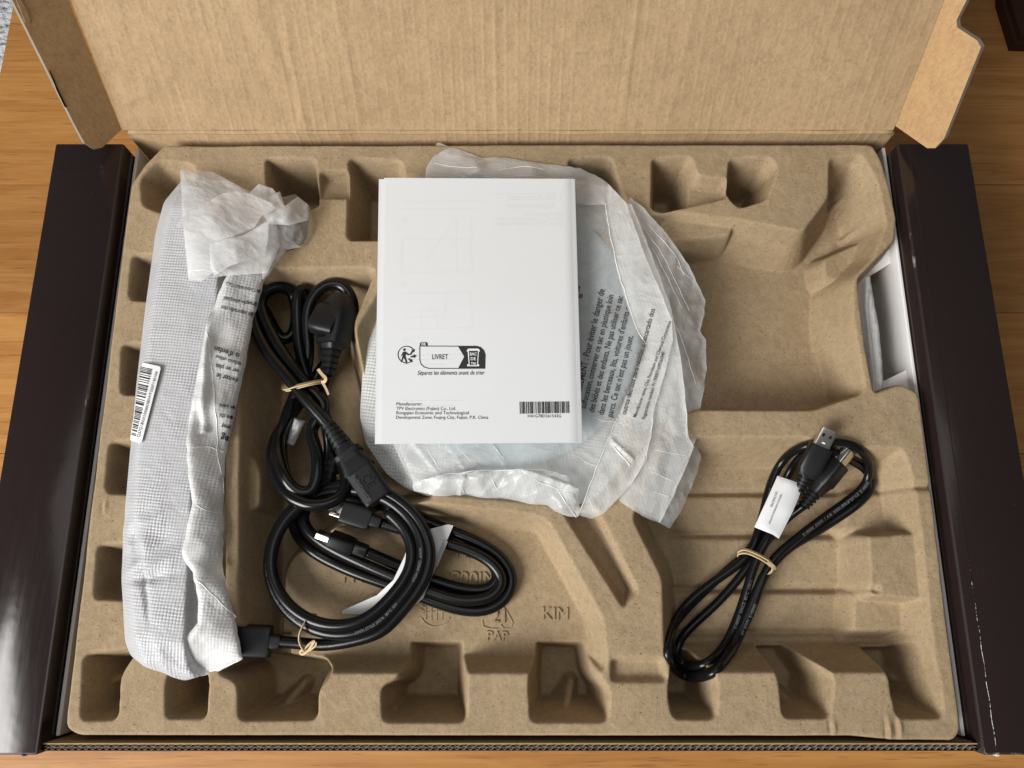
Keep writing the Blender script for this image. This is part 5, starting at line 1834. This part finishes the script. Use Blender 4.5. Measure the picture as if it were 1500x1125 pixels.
# sticker
uf = rbf([(1138, 698, -5), (1177, 712, -4), (1142, 788, -6), (1106, 772, -6), (1158, 705, -2), (1124, 780, -3), (1150, 745, -2)])
st, _ = sheet_f('cord_sticker', [(1139, 697), (1166, 706), (1177, 711), (1162, 748), (1141, 789), (1132, 783), (1105, 772), (1122, 735)], uf, M['label'], uc, step=3.5, thick=0.3, droop=1.2, dw=3)
parts = [text_on('389C3217AM02ALGWTNP', (1143, 724), (1125, 767), uf, 0.7, 1.0), text_on('2517002768', (1136, 720), (1128, 742), uf, 0.7, 1.0)]
put('sticker_print', parts, M['ink2'], st)
tx = []
LU_ = np.append(0, np.cumsum(np.linalg.norm(np.diff(CU, axis=0), axis=1))) * 1000


def arc_at(px, py, k_=0):
    qx, qy = proj(CU)
    d = np.hypot(qx - px, qy - py)
    loc = [i for i in range(1, len(d) - 1) if d[i] <= d[i - 1] and d[i] < d[i + 1] and d[i] < 14]
    loc.sort(key=lambda i: -CU[i][2])
    return LU_[loc[min(k_, len(loc) - 1)]] if loc else 0


for s, p_, fl in (('E148000  AWM  I  A/B  80°C  30V  FT1', (1246, 729), True), ('SHUTTLE  STYLE  E148000', (1276, 706), True), ('E148000  SPACE  80°C  VW-1', (1098, 850), True), ('30V  AWM  E148000', (1096, 880), True), ('LINYA  80°C', (1112, 745), True)):
    tx.append(text_on_cable(s, CU, 3.35, arc_at(*p_), 3.1, (0, -0.25, 1), fl))
put('cord_print', tx, M['cableink'], uc)


# ================================================================== TIES
def tie(label, runs, base):
    t = thing('paper_tie', label, 'tie', tuple(Pm(*base)), 'tan paper ties round the cables')
    for k_, (nm, pts, wd, th) in enumerate(runs):
        C = catmull(px_path(pts), 0.0012)
        T, Nn, B = frames(C)
        sgn = np.array([[-1, -1], [1, -1], [1, 1], [-1, 1]], float)
        V = np.vstack([C + sx * wd / 2000 * B + sy * th / 2000 * Nn for sx, sy in sgn])
        m_ = len(C)
        Fc = []
        for i in range(m_ - 1):
            for a in range(4):
                b = (a + 1) % 4
                Fc.append([a * m_ + i, b * m_ + i, b * m_ + i + 1, a * m_ + i + 1])
        Fc += [[0, m_, 2 * m_, 3 * m_], [m_ - 1, 4 * m_ - 1, 3 * m_ - 1, 2 * m_ - 1]]
        mesh_obj(nm, V, Fc, M['tie'], t, True, 40)
    return t


tie('tan paper tie round the waist of the mains cable', [
    ('band', [(416, 562, -36), (416, 568, -16), (421, 569, -4), (435, 565, 3), (452, 561, 4), (466, 558, 1), (475, 557, -8), (477, 560, -30)], 4.0, 0.8),
    ('band', [(417, 566, -18), (421, 572, -4), (440, 567, 2.5), (456, 563, 3), (470, 561, -3), (476, 562, -20)], 2.0, 0.8),
    ('twisted_end', [(466, 541, 2), (472, 549, 4), (478, 555, 5), (474, 561, 3), (471, 559, 2)], 2.4, 0.8),
    ('twisted_end', [(472, 560, 3), (477, 568, 1), (481, 578, -4)], 1.8, 0.7)], (447, 563, -10))
tie('tan paper tie with a looped end at the bottom of the round coil', [
    ('band', [(462, 902, -16), (454, 902, -6), (446, 912, -1), (440, 924, 0), (438, 936, -2), (442, 947, -5), (446, 952, -9)], 3.4, 0.7),
    ('twisted_end', [(446, 950, -8), (438, 956, -9), (443, 960, -9), (452, 952, -8), (461, 938, -5), (450, 946, -6), (444, 954, -8)], 1.5, 0.7),
    ('twisted_end', [(443, 958, -9), (455, 952, -8), (464, 944, -7), (462, 940, -7)], 1.3, 0.6)], (447, 930, -10))
tie('tan paper tie round the middle of the USB cable', [
    ('band', [(1082, 812, -34), (1083, 807, -24), (1092, 805, -19), (1106, 810, -17), (1120, 817, -18), (1130, 824, -22), (1131, 832, -32)], 2.0, 0.8),
    ('band', [(1081, 816, -34), (1083, 811, -23), (1094, 810, -18.5), (1107, 815, -17), (1120, 822, -19), (1128, 829, -24), (1128, 834, -32)], 1.8, 0.8),
    ('twisted_end', [(1124, 824, -19), (1133, 833, -22), (1130, 838, -24), (1124, 842, -25)], 1.7, 0.8),
    ('twisted_end', [(1125, 823, -19), (1134, 829, -21), (1136, 834, -24)], 1.4, 0.7)], (1108, 815, -25))
